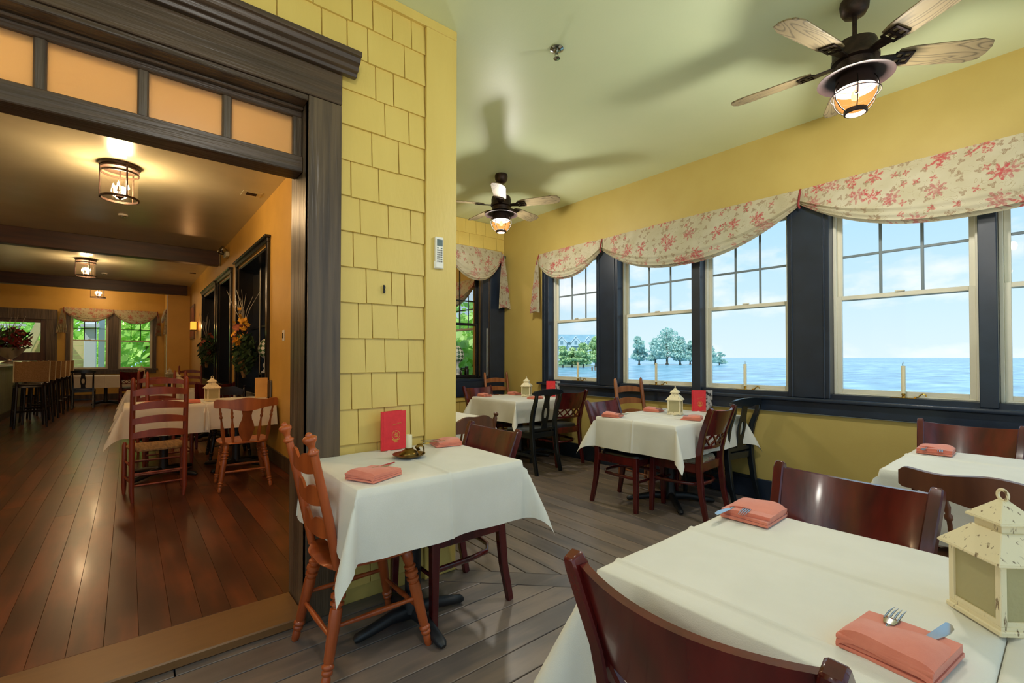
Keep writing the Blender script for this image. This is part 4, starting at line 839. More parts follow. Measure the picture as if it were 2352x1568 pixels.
def keyhole_chair(m, name='keyhole_back_chair'):
    o = empty(name)
    for s in (-1, 1):
        MB().tube([(s*.195, .20, 0), (s*.193, .195, .25), (s*.19, .19, .44)], [(.014, .014), (.017, .017), (.021, .021)], 4, up=(1, 0, 0)).build('leg', m, o, bev=.003)
        MB().tube([(s*.185, -.285, 0), (s*.182, -.235, .20), (s*.18, -.205, .42), (s*.18, -.20, .55), (s*.182, -.225, .68), (s*.185, -.27, .80), (s*.186, -.285, .87)], [(.016, .018), (.018, .022), (.019, .026), (.018, .026), (.017, .024), (.016, .020), (.015, .016)], 4, up=(1, 0, 0)).build('back_post', m, o, bev=.004, smooth=40)
        MB().tube([(s*.188, -.20, .415), (s*.192, .19, .415)], [(.028, .010)]*2, 4, up=(0, 0, 1)).build('seat_rail', m, o, bev=.002)
        MB().tube([(s*.185, -.22, .20), (s*.193, .19, .20)], [(.014, .008)]*2, 4, up=(0, 0, 1)).build('stretcher', m, o, bev=.002)
    for y in (-.205, .195): MB().tube([(-.185, y, .415), (.185, y, .415)], [(.028, .010)]*2, 4, up=(0, 0, 1)).build('seat_rail', m, o, bev=.002)
    MB().tube([(-.185, 0, .20), (.185, 0, .20)], [(.014, .008)]*2, 4, up=(0, 0, 1)).build('stretcher', m, o, bev=.002)
    seat_pad(.385, .43, -.19, .23, .44, .468, dome=.006).build('seat', m, o, smooth=60)
    hw = .235
    zt = lambda x: .925-.030*(abs(x)/hw)**2.4-.018*max(0, (abs(x)/hw-.85)/.15)**2
    zb = lambda x: .862-.014*math.exp(-(x/.06)**2)-.012*(abs(x)/hw)**2+.020*max(0, (abs(x)/hw-.85)/.15)
    arc_panel(-hw, hw, -.272, .030, zb, zt, .026, nx=30).build('crest_rail', m, o, smooth=50)
    n = 24; out = []; inn = []
    for i in range(n):
        t = 2*math.pi*i/n
        inn.append((.028*math.sin(t), .655+.072*math.cos(t))); 
        r = .054+.0*t; out.append((r*math.sin(t), .655+.115*math.cos(t)))
    def fy(a, b, d): return (a, -.205-.16*max(0, b-.45)**1.15-.03*max(0, b-.7)+d, b)
    sp = MB().ring(out, inn, -.007, .007, fy)
    sp.prism([(-.045, .475), (.045, .475), (.038, .545), (.050, .60), (-.050, .60), (-.038, .545)], -.0069, .0069, fy)
    sp.build('splat', m, o)
    MB().prism([(-.050, .71), (.050, .71), (.036, .775), (.034, .83), (.060, .868), (-.060, .868), (-.034, .83), (-.036, .775)], -.0069, .0069, fy).build('splat_neck', m, o)
    MB().tube([(-.18, -.205, .475), (.18, -.205, .475)], [(.016, .010)]*2, 4, up=(0, 0, 1)).build('back_rail', m, o, bev=.002)
    return o
def bar_stool(name='bar_stool'):
    o = empty(name); m = M['stool']
    for s in (-1, 1):
        MB().tube([(s*.20, .20, 0), (s*.17, .17, .72)], [.017, .02], 8).build('leg', m, o); MB().tube([(s*.20, -.22, 0), (s*.17, -.18, .72), (s*.18, -.25, 1.12)], [.017, .02, .016], 8).build('back_post', m, o)
        MB().tube([(s*.19, -.20, .3), (s*.19, .19, .3)], .010, 6).build('stretcher', m, o)
    for y, z in ((.195, .25), (-.21, .30)): MB().tube([(-.19, y, z), (.19, y, z)], .011, 6).build('foot_rail', m, o)
    seat_pad(.38, .40, -.19, .20, .70, .76).build('seat', m, o, smooth=60)
    arc_panel(-.215, .215, -.215, .03, .80, lambda x: 1.155-.015*(1-(x/.215)**2), .075, lean=.18, zref=.76, nx=10, nz=6).build('back_cover', M['burlap'], o, smooth=60)
    for s in (-1, 1): MB().tube([(s*.217, -.222-.18*(z-.76)+dy, z) for z, dy in ((.80, .037), (1.15, .037), (1.15, -.037), (.80, -.037))], [.007]*4, 6).build('piping', M['ivory'], kids(o)[-1] if False else o)
    for s in (-1, 1): MB().slab(lambda u, v: (s*.221, -.222-.18*(.80+.35*v-.76)+(u-.5)*.07, .80+.35*v), lambda u, v: (s*.214, -.222-.18*(.80+.35*v-.76)+(u-.5)*.07, .80+.35*v), 1, 4).build('lit_side_panel', M['cloth'], o)  # paler than the burlap: window light on the sides put into colour
    return o
FL = M['floralseat'] = M['floral']
P_lat = lattice_chair(M['mahog'], M['pad']); P_latf = lattice_chair(M['mahog'], M['floralseat'])
P_lad = ladder_chair(M['oak']); P_ladr = ladder_chair(M['redwood'], top=1.06, w=.37); P_cap = captain_chair(M['walnut']); P_key = keyhole_chair(M['blackch'])
P_cap2 = captain_chair(M['orange'] if False else wood('honey_captain', (178, 100, 50), (142, 76, 38)))
GR = 'dining chairs around the tables'
used = set()
def place(proto, x, y, deg, label, z=0, cat='chair', group=None):
    """deg: heading of the sitter, 0 = facing +Y, counter-clockwise"""
    if proto.name not in used:
        used.add(proto.name); o = proto; o.location = (x, y, z); o.rotation_euler.z = R(deg)
    else: o = tree(proto, (x, y, z), R(deg), None)
    if group == 'mahogany lattice-back chairs': o.scale = (1.02, 1.02, 1.02)
    tag(o, label, cat, group); return o
GM = 'mahogany lattice-back chairs'; GK = 'black keyhole-back chairs'; GL = 'ladder-back chairs'; GC = 'captain chairs'
# porch, left two-top
oc = turned_ladder_chair(M['orange']); place(oc, .815, 2.045, -90, 'orange maple ladder-back chair with turned legs and knob finials')
place(P_lat, 1.30, 2.115, 90, 'mahogany chair at right end of the two-top below the yellow shingles', group=GM)
bc = finial_chair(wood('brown_finial_wood', (104, 60, 34), (78, 44, 26))); place(bc, 1.90, 3.02, 6, 'brown wooden chair with scalloped crest and knob finial behind shingled corner')
# porch, middle window table
place(P_latf, 3.60, 2.085, 4, 'mahogany lattice chair with cream floral seat at the middle window table', group=GM)
place(P_key, 4.16, 2.10, -6, 'black keyhole-back chair at the middle window table', group=GK)
place(P_lat, 3.40, 2.50, 182, 'mahogany chair with black seat on far side of the middle window table', group=GM)
place(P_lad, 4.02, 2.74, 176, 'oak ladder-back chair against the window at the middle table', group=GL)
# porch, corner table
place(P_key, 3.56, 3.98, 2, 'black keyhole-back chair at the corner table near the end wall', group=GK)
place(P_lat, 4.05, 4.07, -4, 'mahogany lattice chair with black seat at the corner table', group=GM)
place(P_lat, 3.66, 4.88, 180, 'mahogany chair in front of the dark end-wall window', group=GM)
place(P_lad, 4.12, 5.12, 180, 'oak ladder-back chair tucked in the yellow corner of the porch', group=GL)
# porch, foreground table
place(P_lat, .988, .415, -90, 'mahogany chair in the foreground, nearest the camera, seen from behind', group=GM)
place(P_lat, 1.545, .505, 86, 'mahogany chair facing the camera across the foreground table', group=GM)
# porch, right window table
place(P_cap, 2.60, .19, -90, 'walnut captain chair with vase splat behind the foreground lantern', group=GC)
place(P_lat, 3.56, .425, 88, 'mahogany chair under the lake windows at far right', group=GM)
# inner room
place(P_ladr, .205, 5.27, 3, 'tall reddish ladder-back chair nearest in the inner dining room', FZ, group=GL)
place(P_cap2, .87, 5.17, -3, 'honey wood captain chair with vase splat in the inner dining room', FZ, group=GC)
place(P_ladr, .36, 6.72, 180, 'dark ladder-back chair on far side of the nearest inner table', FZ, group=GL)
fin2 = finial_chair(M['stool'], 'arrow_back_chair'); place(fin2, .98, 6.78, 178, 'dark knob-finial chair before the black inner windows', FZ)
place(P_ladr, .28, 7.78, 2, 'ladder-back chair at the second inner table', FZ, group=GL)
place(P_lat, .92, 7.80, 0, 'dark mahogany chair at the second inner table', FZ, group=GM)
place(P_ladr, .95, 11.2, 175, 'far ladder-back chair standing tall before the stub wall', FZ, group=GL)
place(P_key, -.83, 15.35, 0, 'black keyhole-back chair at the far inner table', FZ, group=GK)
place(P_lat, .05, 15.3, 4, 'dark mahogany lattice chair at the far inner table', FZ, group=GM)
st = bar_stool(); 
ords = ['nearest burlap-covered stool at the bar', 'second burlap-covered stool at the bar from the doorway', 'third burlap-covered stool at the bar from the doorway', 'fourth burlap-covered stool at the bar from the doorway', 'fifth burlap-covered stool at the bar from the doorway', 'farthest burlap-covered stool at the bar']
for i, (x, y) in enumerate([(-1.34, 11.75), (-1.33, 12.5), (-1.32, 13.25), (-1.31, 14.05), (-1.30, 14.85), (-1.29, 15.6)]):
    place(st, x, y, 12, ords[i], FZ, 'bar stool', 'burlap-covered bar stools')
# ================================================================== tables
def cloth_mesh(w, d, z, ov, seed=0, creases=((0, 'u'),), k0=.40, sides=None):
    r = random.Random(seed); hw, hd = w/2, d/2; SD = sides or (ov, ov, ov, ov)
    def samples(h, o0, o1, ax):
        e = [-(h+o0)+o0*i/9 for i in range(9)]; e1 = [(h+o1)-o1*i/9 for i in range(9)]; mid = [-h, -h+.006, -h+.03]+[-h+.03+(2*h-.06)*i/12 for i in range(1, 12)]+[h-.03, h-.006, h]
        s = e+mid+e1[::-1]
        for cc, ca in creases:
            if ca == ax: s += [cc+q for q in (-.02, -.013, -.0065, 0, .0065, .013, .02)]
        return sorted(set(round(q, 5) for q in s))
    US, VS = samples(hw, SD[0], SD[1], 'u'), samples(hd, SD[2], SD[3], 'v'); ph = [r.uniform(0, 6.3) for _ in range(8)]
    def crease(u, v):
        q = 0
        for c, ax in creases:
            t = abs((u if ax == 'u' else v)-c); q += .0065*max(0, 1-t/.013)
        return q
    def pos(u, v):
        a, b = max(0, abs(u)-hw), max(0, abs(v)-hd); su, sv = (1 if u > 0 else -1), (1 if v > 0 else -1); cr = crease(u, v)
        if a == 0 and b == 0:
            e = min(hw-abs(u), hd-abs(v)); return (u, v, z+cr-.003*max(0, 1-e/.006)+.0012*math.sin(u*23+ph[0])*math.sin(v*19+ph[1]))
        if b == 0:
            t = a/ov; off = .004+.035*t*t*0+.018*t+t*(.010*math.sin(v*11+ph[2])+.007*math.sin(v*23+ph[3])); return (su*(hw+off+cr), v, z-.004-a)
        if a == 0:
            t = b/ov; off = .004+.018*t+t*(.010*math.sin(u*11+ph[4])+.007*math.sin(u*23+ph[5])); return (u, sv*(hd+off+cr), z-.004-b)
        rr = math.hypot(a, b); th = math.atan2(b, a); k = k0*max(0, math.sin(2*th))**.75
        tt = min(1, rr/ov); ox = .004+.018*tt
        wgt = th/(math.pi/2)
        return (su*(hw+ox+rr*k*math.cos(th)), sv*(hd+ox+rr*k*math.sin(th)), z-.004-rr*math.sqrt(max(0, 1-k*k)))
    nu, nv = len(US), len(VS); m = MB(); V = [pos(u, v) for v in VS for u in US]
    F = [(j*nu+i, j*nu+i+1, (j+1)*nu+i+1, (j+1)*nu+i) for j in range(nv-1) for i in range(nu-1)]
    return m.add(V, F)
def table(cx, cy, w, d, top, ov, label, clabel, base='cross', z0=0, seed=0, creases=((0, 'u'),), rz=0, sides=None, k0=.40):
    t = empty('pedestal_table', (cx, cy, z0), rz); tag(t, label, 'table', 'pedestal dining tables')
    B(-w/2+.008, w/2-.008, -d/2+.008, d/2-.008, top-z0-.034, top-z0-.004).build('tabletop', M['walnut'], t, bev=.004)
    MB().lathe([(.05, .06), (.045, .10), (.038, .14), (.038, top-z0-.07), (.05, top-z0-.06), (.16, top-z0-.04), (.16, top-z0-.034)], 20).build('column', M['iron'], t, smooth=40)
    for k in range(4):
        a = R(45+90*k) if base == 'cross' else R(90*k)
        c, s = math.cos(a), math.sin(a); L_ = .36 if base == 'cross' else .27
        MB().tube([(0, 0, .055), (c*L_*.4, s*L_*.4, .058), (c*L_*.8, s*L_*.8, .034), (c*L_, s*L_, .024), (c*(L_+.015), s*(L_+.015), .016)], [(.038, .030), (.030, .027), (.024, .026), (.020, .024), (.012, .014)], 10, up=(0, 0, 1)).build('foot', M['iron'], t, smooth=60)
    c = cloth_mesh(w, d, top-z0, ov, seed, creases, k0, sides).build('tablecloth', M['cloth'], None, smooth=75)
    c.location = (cx, cy, z0); c.rotation_euler.z = rz; tag(c, clabel, 'tablecloth', 'ivory tablecloths')
    return t
TZ1, TZ = .775, .755
table(1.067, 2.045, .81, .67, TZ1, .265, 'two-seat table against the yellow shingled wall', 'ivory cloth on the two-seat table by the shingled wall', seed=1, base='plus', sides=(.265, .265, .265, .006), k0=.34)
table(3.705, 2.30, 1.08, .77, TZ, .25, 'middle window table with black cast-iron foot', 'ivory cloth on the middle window table', seed=2, creases=((-.12, 'u'), (0, 'v')))
table(3.90, 4.575, .88, .88, .76, .25, 'corner table near the porch end wall', 'ivory cloth on the corner table near the end wall', seed=3, creases=((0, 'u'),), sides=(.25, .02, .25, .25))
table(1.268, .423, .755, .66, TZ, .30, 'foreground table with set places and lantern', 'ivory cloth with pressed creases on the foreground table', seed=4, creases=((.05, 'u'), (-.30, 'u')), sides=(.30, .30, .008, .30))
table(1.268, -.277, .755, .72, TZ-.001, .25, 'second foreground table pushed against the first', 'ivory cloth on the table at the bottom right corner', seed=5, sides=(.25, .25, .04, .008))
table(3.10, .13, .80, .92, TZ, .28, 'right-hand window table beyond the captain chair', 'ivory cloth on the right-hand window table', seed=6, creases=((.10, 'u'),))
table(2.0, 3.55, .80, .70, TZ, .25, 'table half hidden behind the shingled corner', 'ivory cloth on the table hidden behind the shingled corner', seed=7, sides=(.05, .25, .25, .25))
IT = .79
table(.295, 6.09, .65, .66, IT, .29, 'nearest inner table, left of the joined pair', 'ivory cloth on the left inner table', z0=FZ, seed=8, sides=(.29, .06, .29, .2))
table(.955, 6.08, .64, .66, IT+.001, .27, 'nearest inner table, right of the joined pair', 'ivory cloth on the right inner table by the ochre wall', z0=FZ, seed=9, sides=(.06, .02, .27, .2))
table(.36, 8.50, .75, .70, IT, .27, 'second inner table behind the ladder-back chairs', 'ivory cloth on the second inner table', z0=FZ, seed=10, sides=(.27, .01, .27, .27))
table(.98, 8.48, .46, .70, IT, .25, 'narrow inner table beside the black windows', 'ivory cloth on the narrow inner table by the black windows', z0=FZ, seed=12, sides=(.01, .08, .25, .25))
table(-.45, 16.25, 1.7, .75, IT, .30, 'long far table under the twin inner windows', 'ivory cloth on the long far table', z0=FZ, seed=11)
# ================================================================== place settings (local: pocket opens towards +Y)
def napkin_mesh(w=.135, l=.155, seed=0):
    r = random.Random(seed); m = MB()
    def layer(y0, y1, z0, th, dw, bul, skew):
        # profile (y,z) with a rounded fold at y0, extruded along x with bulge
        n = 6; prof = [(y1, z0), (y1, z0+th)]+[(y0+th*.5-th*.5*math.sin(math.pi*i/n), z0+th*.5+th*.5*math.cos(math.pi*i/n)) for i in range(n+1)]
        q = len(prof); nx = 8; V = []
        for i in range(nx+1):
            u = i/nx; x = (u-.5)*(w+dw)
            for y, z in prof:
                yy = y+skew*(u-.5)*(.03 if y > 0 else .008); V.append((x, yy, z+bul*math.sin(math.pi*u)*(.4+.6*(1-abs(y)/l*1.4)) if z > z0+th*.4 else z+bul*.7*math.sin(math.pi*u)*0))
        F = [(i*q+k, i*q+(k+1) % q, (i+1)*q+(k+1) % q, (i+1)*q+k) for i in range(nx) for k in range(q)]+[tuple(range(q))[::-1], tuple(nx*q+k for k in range(q))]
        m.add(V, F)
    layer(-l*.5, l*.50, .0005, .005, .000, 0, 0)
    layer(-l*.485, l*.46, .0062, .005, -.004, .001, r.uniform(-.6, .6))
    layer(-l*.50, l*.42, .0118, .006, -.001, .003, r.uniform(-.6, .6))
    # top flap: soft, slanted front edge, rolled fold at the back
    k1, k2 = r.uniform(.10, .16), r.uniform(.24, .32)
    def top(u, v, off):
        x = (u-.5)*w*(1.0-.03*v); ye = l*(k1+(k2-k1)*u); y = -l*.505+(ye+l*.505)*v
        z = .0185+.008*math.sin(math.pi*u)**.7*math.sin(math.pi*min(1, .25+v*.75))+.002*math.sin(7*u+3*v)
        if v < .08: z -= .010*(1-v/.08)**2
        return (x, y, z+off-(.004*(2*abs(u-.5))**6))
    m.slab(lambda u, v: top(u, v, .0025), lambda u, v: top(u, v, -.0015), 14, 12)
    return m
NAP = [napkin_mesh(seed=s) for s in range(3)]
def fork_mesh():
    m = MB(); m.tube([(0, -.015, .004), (0, .03, .003), (0, .055, .004)], [(.0012, .0035), (.0011, .0025), (.0011, .006)], 6, up=(0, 0, 1))
    m.tube([(0, .040, .004), (0, .058, .006)], [(.001, .0075), (.001, .0115)], 6, up=(0, 0, 1))
    for k in range(4):
        x = -.0096+.0064*k; m.tube([(x, .056, .006), (x, .090, .0065), (x*.93, .122, .003)], [(.001, .0019), (.001, .0017), (.0006, .0006)], 6, up=(0, 0, 1))
    return m
def knife_mesh():
    m = MB(); m.tube([(0, -.02, .003), (0, .03, .003)], [(.003, .006), (.0025, .005)], 8, up=(0, 0, 1))
    m.prism([(-.006, .03), (.006, .03), (.011, .06), (.0125, .088), (.010, .108), (.003, .121), (-.004, .125), (-.007, .122)], .0015, .0032, lambda a, b, d: (a, b, d+.0006)); return m
np0 = NAP[0].build('napkin', M['coral'], smooth=40); NM = [np0.data]+[x.build('napkin', M['coral'], smooth=40) for x in NAP[1:]]
for i in (1, 2):
    o_ = NM[i]; NM[i] = o_.data; bpy.data.objects.remove(o_)
bpy.data.objects.remove(np0)
fk0 = fork_mesh().build('fork', M['steel'], smooth=50); FM = fk0.data; bpy.data.objects.remove(fk0)
kn0 = knife_mesh().build('knife', M['steel'], smooth=50); KM = kn0.data; bpy.data.objects.remove(kn0)
def link(name, me, loc, rz, rx=0):
    o = bpy.data.objects.new(name, me); COL.objects.link(o); o.location = loc; o.rotation_euler = (rx, 0, rz); return o
ncount = 0
def setting(x, y, z, deg, where, s=1.0, knife=True, fork=True, fo=.02, ko=.012, fx=-.02, kx=.03):
    global ncount
    z += .0035; a = R(deg); c, q = math.cos(a), math.sin(a)
    def loc(u, v, h): return (x+u*c-v*q, y+u*q+v*c, z+h)
    n = link('napkin', NM[ncount % 3], (x, y, z), a); n.scale = (s, s, s*1.4); ncount += 1
    tag(n, 'folded coral napkin '+where, 'napkin', 'folded coral napkins')
    if fork: tag(link('fork', FM, loc(fx, fo, .0245), a+R(6)), 'steel fork in the napkin '+where, 'fork', 'forks in the napkins')
    if knife: tag(link('knife', KM, loc(kx, ko, .0245), a-R(4)), 'steel knife in the napkin '+where, 'knife', 'knives in the napkins')
setting(1.040, .203, TZ, -97, 'nearest the camera beside the lantern', .98, fo=-.012, ko=.0, fx=-.02, kx=.028)
setting(1.560, .668, TZ, 92, 'at far corner of the foreground table', 1.05, fo=-.02, ko=.03, fx=.012, kx=.045)
setting(.785, 1.845, TZ1, -66, 'on the two-top nearest the orange chair', 1.10, fo=-.01, ko=.03, fx=.01, kx=-.03)
setting(1.385, 2.27, TZ1, 78, 'on the two-top before the mahogany chair', .95)
setting(3.25, 2.57, TZ, 200, 'at left end of the middle window table')
setting(3.88, 2.58, TZ, 190, 'before the ladder-back chair at the middle window table')
setting(3.60, 2.03, TZ, 20, 'before the floral-seat chair at the middle window table')
setting(4.12, 2.06, TZ, 12, 'before the black chair at the middle window table')
setting(3.60, 4.93, .76, 180, 'before the dark end-wall window')
setting(4.08, 4.90, .76, 180, 'before the corner ladder-back chair')
setting(3.86, 4.24, .76, 0, 'before the black chair at the corner table')
setting(3.36, .49, TZ, 92, 'at far corner of the right-hand window table', 1.05)
setting(.52, 5.90, IT, 0, 'on the inner table behind the tall ladder-back', knife=False)
setting(.18, 5.90, IT, 0, 'on left part of the nearest inner table', knife=False)
setting(.55, 8.3, IT, 0, 'on the second inner table', knife=False)
# ================================================================== lanterns
LMAT = M['lantern']
def table_lantern():
    o = empty('table_lantern'); h = .0575
    MB().prism([(-h, -h), (h, -h), (h, h), (-h, h)], 0, .010, lambda a, b, d: (a, b, d)).build('base', LMAT, o, bev=.002)
    B(-h+.004, h-.004, -h+.004, h-.004, .010, .016).build('base_step', LMAT, o)
    q = h-.009
    for a in (-1, 1):
        for b in (-1, 1): B(a*q-.0055, a*q+.0055, b*q-.0055, b*q+.0055, .016, .128).build('corner_post', LMAT, o, bev=.001)
    for k in range(4):
        rz = R(90*k); M4 = Matrix.Rotation(rz, 4, 'Z')
        MB().box(-q+.005, q-.005, -q-.001, -q+.001, .024, .122, M4).build('pane', M['lampane'], o)
        MB().box(-q+.005, q-.005, -q-.004, -q+.004, .016, .025, M4).build('rail', LMAT, o); MB().box(-q+.005, q-.005, -q-.004, -q+.004, .119, .128, M4).build('rail', LMAT, o)
    def frus(r0, z0, r1, z1): return [(-r0, -r0, z0), (r0, -r0, z0), (r0, r0, z0), (-r0, r0, z0), (-r1, -r1, z1), (r1, -r1, z1), (r1, r1, z1), (-r1, r1, z1)]
    FF = [(3, 2, 1, 0), (4, 5, 6, 7), (0, 1, 5, 4), (1, 2, 6, 5), (2, 3, 7, 6), (3, 0, 4, 7)]
    MB().add(frus(.066, .125, .066, .129), FF).add(frus(.066, .129, .031, .172), FF).build('roof', LMAT, o, bev=.001)
    MB().add(frus(.027, .170, .027, .190), FF).build('cupola', LMAT, o)
    MB().add(frus(.037, .187, .037, .191), FF).add(frus(.037, .191, .006, .225), FF).build('cap', LMAT, o, bev=.001)
    MB().tube([(.010*math.cos(R(20*k)), 0, .234+.010*math.sin(R(20*k))) for k in range(19)], .003, 8, cap=False).build('ring', LMAT, o, smooth=60)
    MB().lathe([(0, .016), (.022, .016), (.022, .07), (0, .072)], 14).build('candle', M['ivory'], o, smooth=40)
    return o
PL = table_lantern()
def lant(x, y, z, deg, label, s=1.04):
    o = place(PL, x, y, deg, label, z+.004, 'lantern', 'white metal table lanterns'); o.scale = (s, s, s); return o
lant(1.3185, .0955, TZ, 46, 'cream distressed metal lantern in the right foreground')
lant(3.81, 2.31, TZ, 20, 'white metal lantern on the middle window table')
lant(4.02, 4.58, .76, 35, 'white metal lantern on the corner table near the end wall')
lant(.71, 6.02, IT, 8, 'cream lantern on the nearest inner table', 1.1)
lant(.56, 8.45, IT, 20, 'pale lantern on the second inner table behind the ladder-back')
lant(.28, 16.3, IT, 20, 'white lantern left on the long far table')
lant(.66, 11.9, IT, 10, 'small white lantern standing before the stub wall')
o = empty('round_stand', (.66, 11.9, FZ)); tag(o, 'small dark stand under the far white lantern', 'stand')
MB().lathe([(.16, 0), (.16, .015), (.03, .03), (.022, .4), (.03, IT-FZ-.03), (.19, IT-FZ-.02), (.19, IT-FZ)], 20).build('pedestal', M['stool'], o, smooth=40); MB().lathe([(.19, IT-FZ), (.2, IT-FZ), (.2, IT-FZ+.004), (0, IT-FZ+.004)], 20).build('top', M['stool'], o)
# ================================================================== menus
def menu(x, y, z, deg, label, w=.128, h=.20, emblem=True, photo=False, col='menu'):
    o = empty('menu_card', (x, y, z+.0035), R(deg)); tag(o, label, 'menu', 'standing menu cards')     # origin at the spine, cover along +X, facing -Y
    fc = B(0, w, 0, .0025, 0, h).build('front_cover', M[col], o, bev=.0008)
    B(-.012, .001, -.001, .010, 0, h).build('spine', M[col], o, bev=.003)
    if photo:      # opened: picture page turned towards the room beside the cover
        MB().box(w+.002, w*1.75, -.001, .0015, 0, h, Matrix.Translation((w, 0, 0)) @ Matrix.Rotation(R(38), 4, 'Z') @ Matrix.Translation((-w, 0, 0))).build('back_cover', M['photo'], o)
    else: MB().box(0, w, .006, .0085, 0, h, Matrix.Rotation(R(14), 4, 'Z')).build('back_cover', M[col], o)
    MB().box(.003, w-.004, .003, .004, .004, h-.004, Matrix.Rotation(R(7), 4, 'Z')).build('page', M['paper'], o)
    if emblem:
        e = MB(); cx, cz, r = w*.55, h*.38, w*.17
        e.tube([(cx+r*math.cos(R(12*k)), -.0006, cz+r*math.sin(R(12*k))) for k in range(31)], [(.0006, .0011)]*31, 4, cap=False, up=(0, 1, 0))
        def stroke(pts, t=.0011): e.tube([(cx+a*r, -.0006, cz+b*r) for a, b in pts], [(.0005, t)]*len(pts), 4, up=(0, 1, 0))
        stroke([(-.35, .45), (-.1, .55), (.05, .4), (-.1, .2), (-.35, .1), (-.1, 0), (.05, -.2), (-.1, -.42), (-.4, -.4)], .0016)
        stroke([(.3, .5), (.3, -.45)], .0018); stroke([(.1, .35), (.3, .5), (.5, .4)], .0014); stroke([(.1, -.45), (.5, -.45)], .0014); stroke([(-.45, -.1), (-.2, 0)], .001)
        stroke([(-1.0, -.95), (-.7, -1.12), (-.4, -1.2), (0, -1.25), (.4, -1.2), (.7, -1.12), (1.0, -.95)], .0022)
        stroke([(-.55, -1.55), (.55, -1.55)], .0011); stroke([(-.45, -1.75), (.45, -1.75)], .0008)
        rr = random.Random(3); pts = [(-1.1+.11*k, 2.4+.16*math.sin(k*1.9)+.08*rr.uniform(-1, 1)+.02*k) for k in range(24)]
        stroke(pts, .0005); stroke([(-.08, 1.45), (.15, 1.45)], .0006)
        e.build('gold_emblem', M['gold'], fc)
    return o
menu(1.035, 2.318, TZ1, 0, 'red menu with gold emblem standing by the shingled wall', .130, .205)
menu(4.17, 2.34, TZ, -52, 'red menu with photo panel on the middle window table', .115, .20, photo=True)
menu(4.22, 4.40, .76, -48, 'red menu with photo panel on the corner table', .105, .20, photo=True)
M['tan'] = mat('tan_menu_board', (226, 176, 96), (214, 164, 86), rough=.5)
menu(1.16, 6.13, IT, -3, 'tan drinks menu standing on the inner table by the ochre wall', .12, .235, emblem=False, col='tan')
menu(1.275, 6.16, IT, -70, 'narrow dark menu holder at the edge of the inner table', .08, .2, emblem=False, col='dark')
# ================================================================== candle dish and sill candles
o = empty('chamberstick', (1.075, 2.105, TZ1+.0035)); tag(o, 'aged brass chamberstick with ivory candle on the two-top', 'candle holder')
MB().lathe([(0, 0), (.052, 0), (.066, .006), (.078, .014), (.080, .017), (.076, .018), (.062, .010), (.03, .006), (0, .006)], 28).build('dish', M['brass'], o, smooth=50)
MB().lathe([(.046, .006), (.047, .014), (.040, .026), (.026, .036), (.020, .040), (.021, .046), (.016, .046), (.015, .03)], 24).build('cup', M['brass'], o, smooth=50)
MB().tube([(.058, -.02, .010), (.068, -.028, .022), (.066, -.028, .045), (.054, -.024, .056), (.040, -.018, .054), (.034, -.014, .044), (.040, -.016, .036), (.048, -.018, .040)], [(.003, .010)]*8, 8).build('handle', M['brass'], o, smooth=60)
MB().lathe([(0, .03), (.015, .03), (.015, .108), (.013, .110), (.004, .106), (0, .106)], 18).build('candle', M['ivory'], o, smooth=40)
MB().tube([(0, 0, .105), (.001, 0, .114)], .0008, 5).build('wick', M['slot'], kids(o)[-1])
def sill_candle():
    o = empty('window_candle')
    B(-.03, .03, -.075, .075, 0, .005).build('base_plate', M['brassb'], o, bev=.002)
    MB().lathe([(.012, .005), (.010, .02), (.014, .028), (.010, .034)], 14).build('socket', M['brassb'], o, smooth=40)
    MB().lathe([(0, .034), (.0135, .034), (.0135, .238), (0, .238)], 16).build('tube', M['ivory'], o, smooth=40)
    MB().lathe([(.005, .238), (.007, .245), (.004, .262), (0, .27)], 10).build('bulb_tip', M['clear'], o, smooth=60)
    MB().tube([(0, -.06, .008), (0, -.085, .012), (0, -.095, .028), (0, -.11, .036), (0, -.128, .03), (0, -.126, .016)], .005, 8).build('hook', M['brassb'], o, smooth=60)
    return o
PC = sill_candle()
for y, lb in ((4.05, 'brass window candle in the leftmost lake window'), (2.91, 'brass window candle behind the oak ladder-back chair'), (1.965, 'brass window candle in the window left of the broad dark post'), (.82, 'brass window candle in the largest right-hand window')):
    place(PC, W+.035, y, 0, lb, .972, 'candle', 'electric window candles')
# ================================================================== inner room furniture and decor
o = empty('bar_counter', (-2.15, 12.6, FZ)); tag(o, 'bar with sage beadboard front at the left of the inner room', 'bar')
B(-.30, .24, -3.2, 3.2, 0, 1.04).build('body', M['sage'], o); B(-.34, .32, -3.25, 3.25, 1.04, 1.085).build('top', mat('pale_bar_top', (196, 204, 184), rough=.2), o, bev=.006)
bb = B(.24, .25, -.045, .045, .12, 1.0).build('board', M['sage'], o, bev=.003); bb.location = (0, -3.15, 0)
for k in range(1, 64):
    c = bb.copy(); COL.objects.link(c); c.location = (0, -3.15+.1*k, 0)
for yy in (-3.2, ): 
    for k in range(5): 
        c = bb.copy(); COL.objects.link(c); c.location = (-.25+.11*k, -3.2-.245+.0, 0); c.rotation_euler.z = R(-90); c.location = (-.25+.11*k, -2.965, 0)
B(.245, .27, -3.2, 3.2, 0, .12).build('kick_board', M['stool'], o)
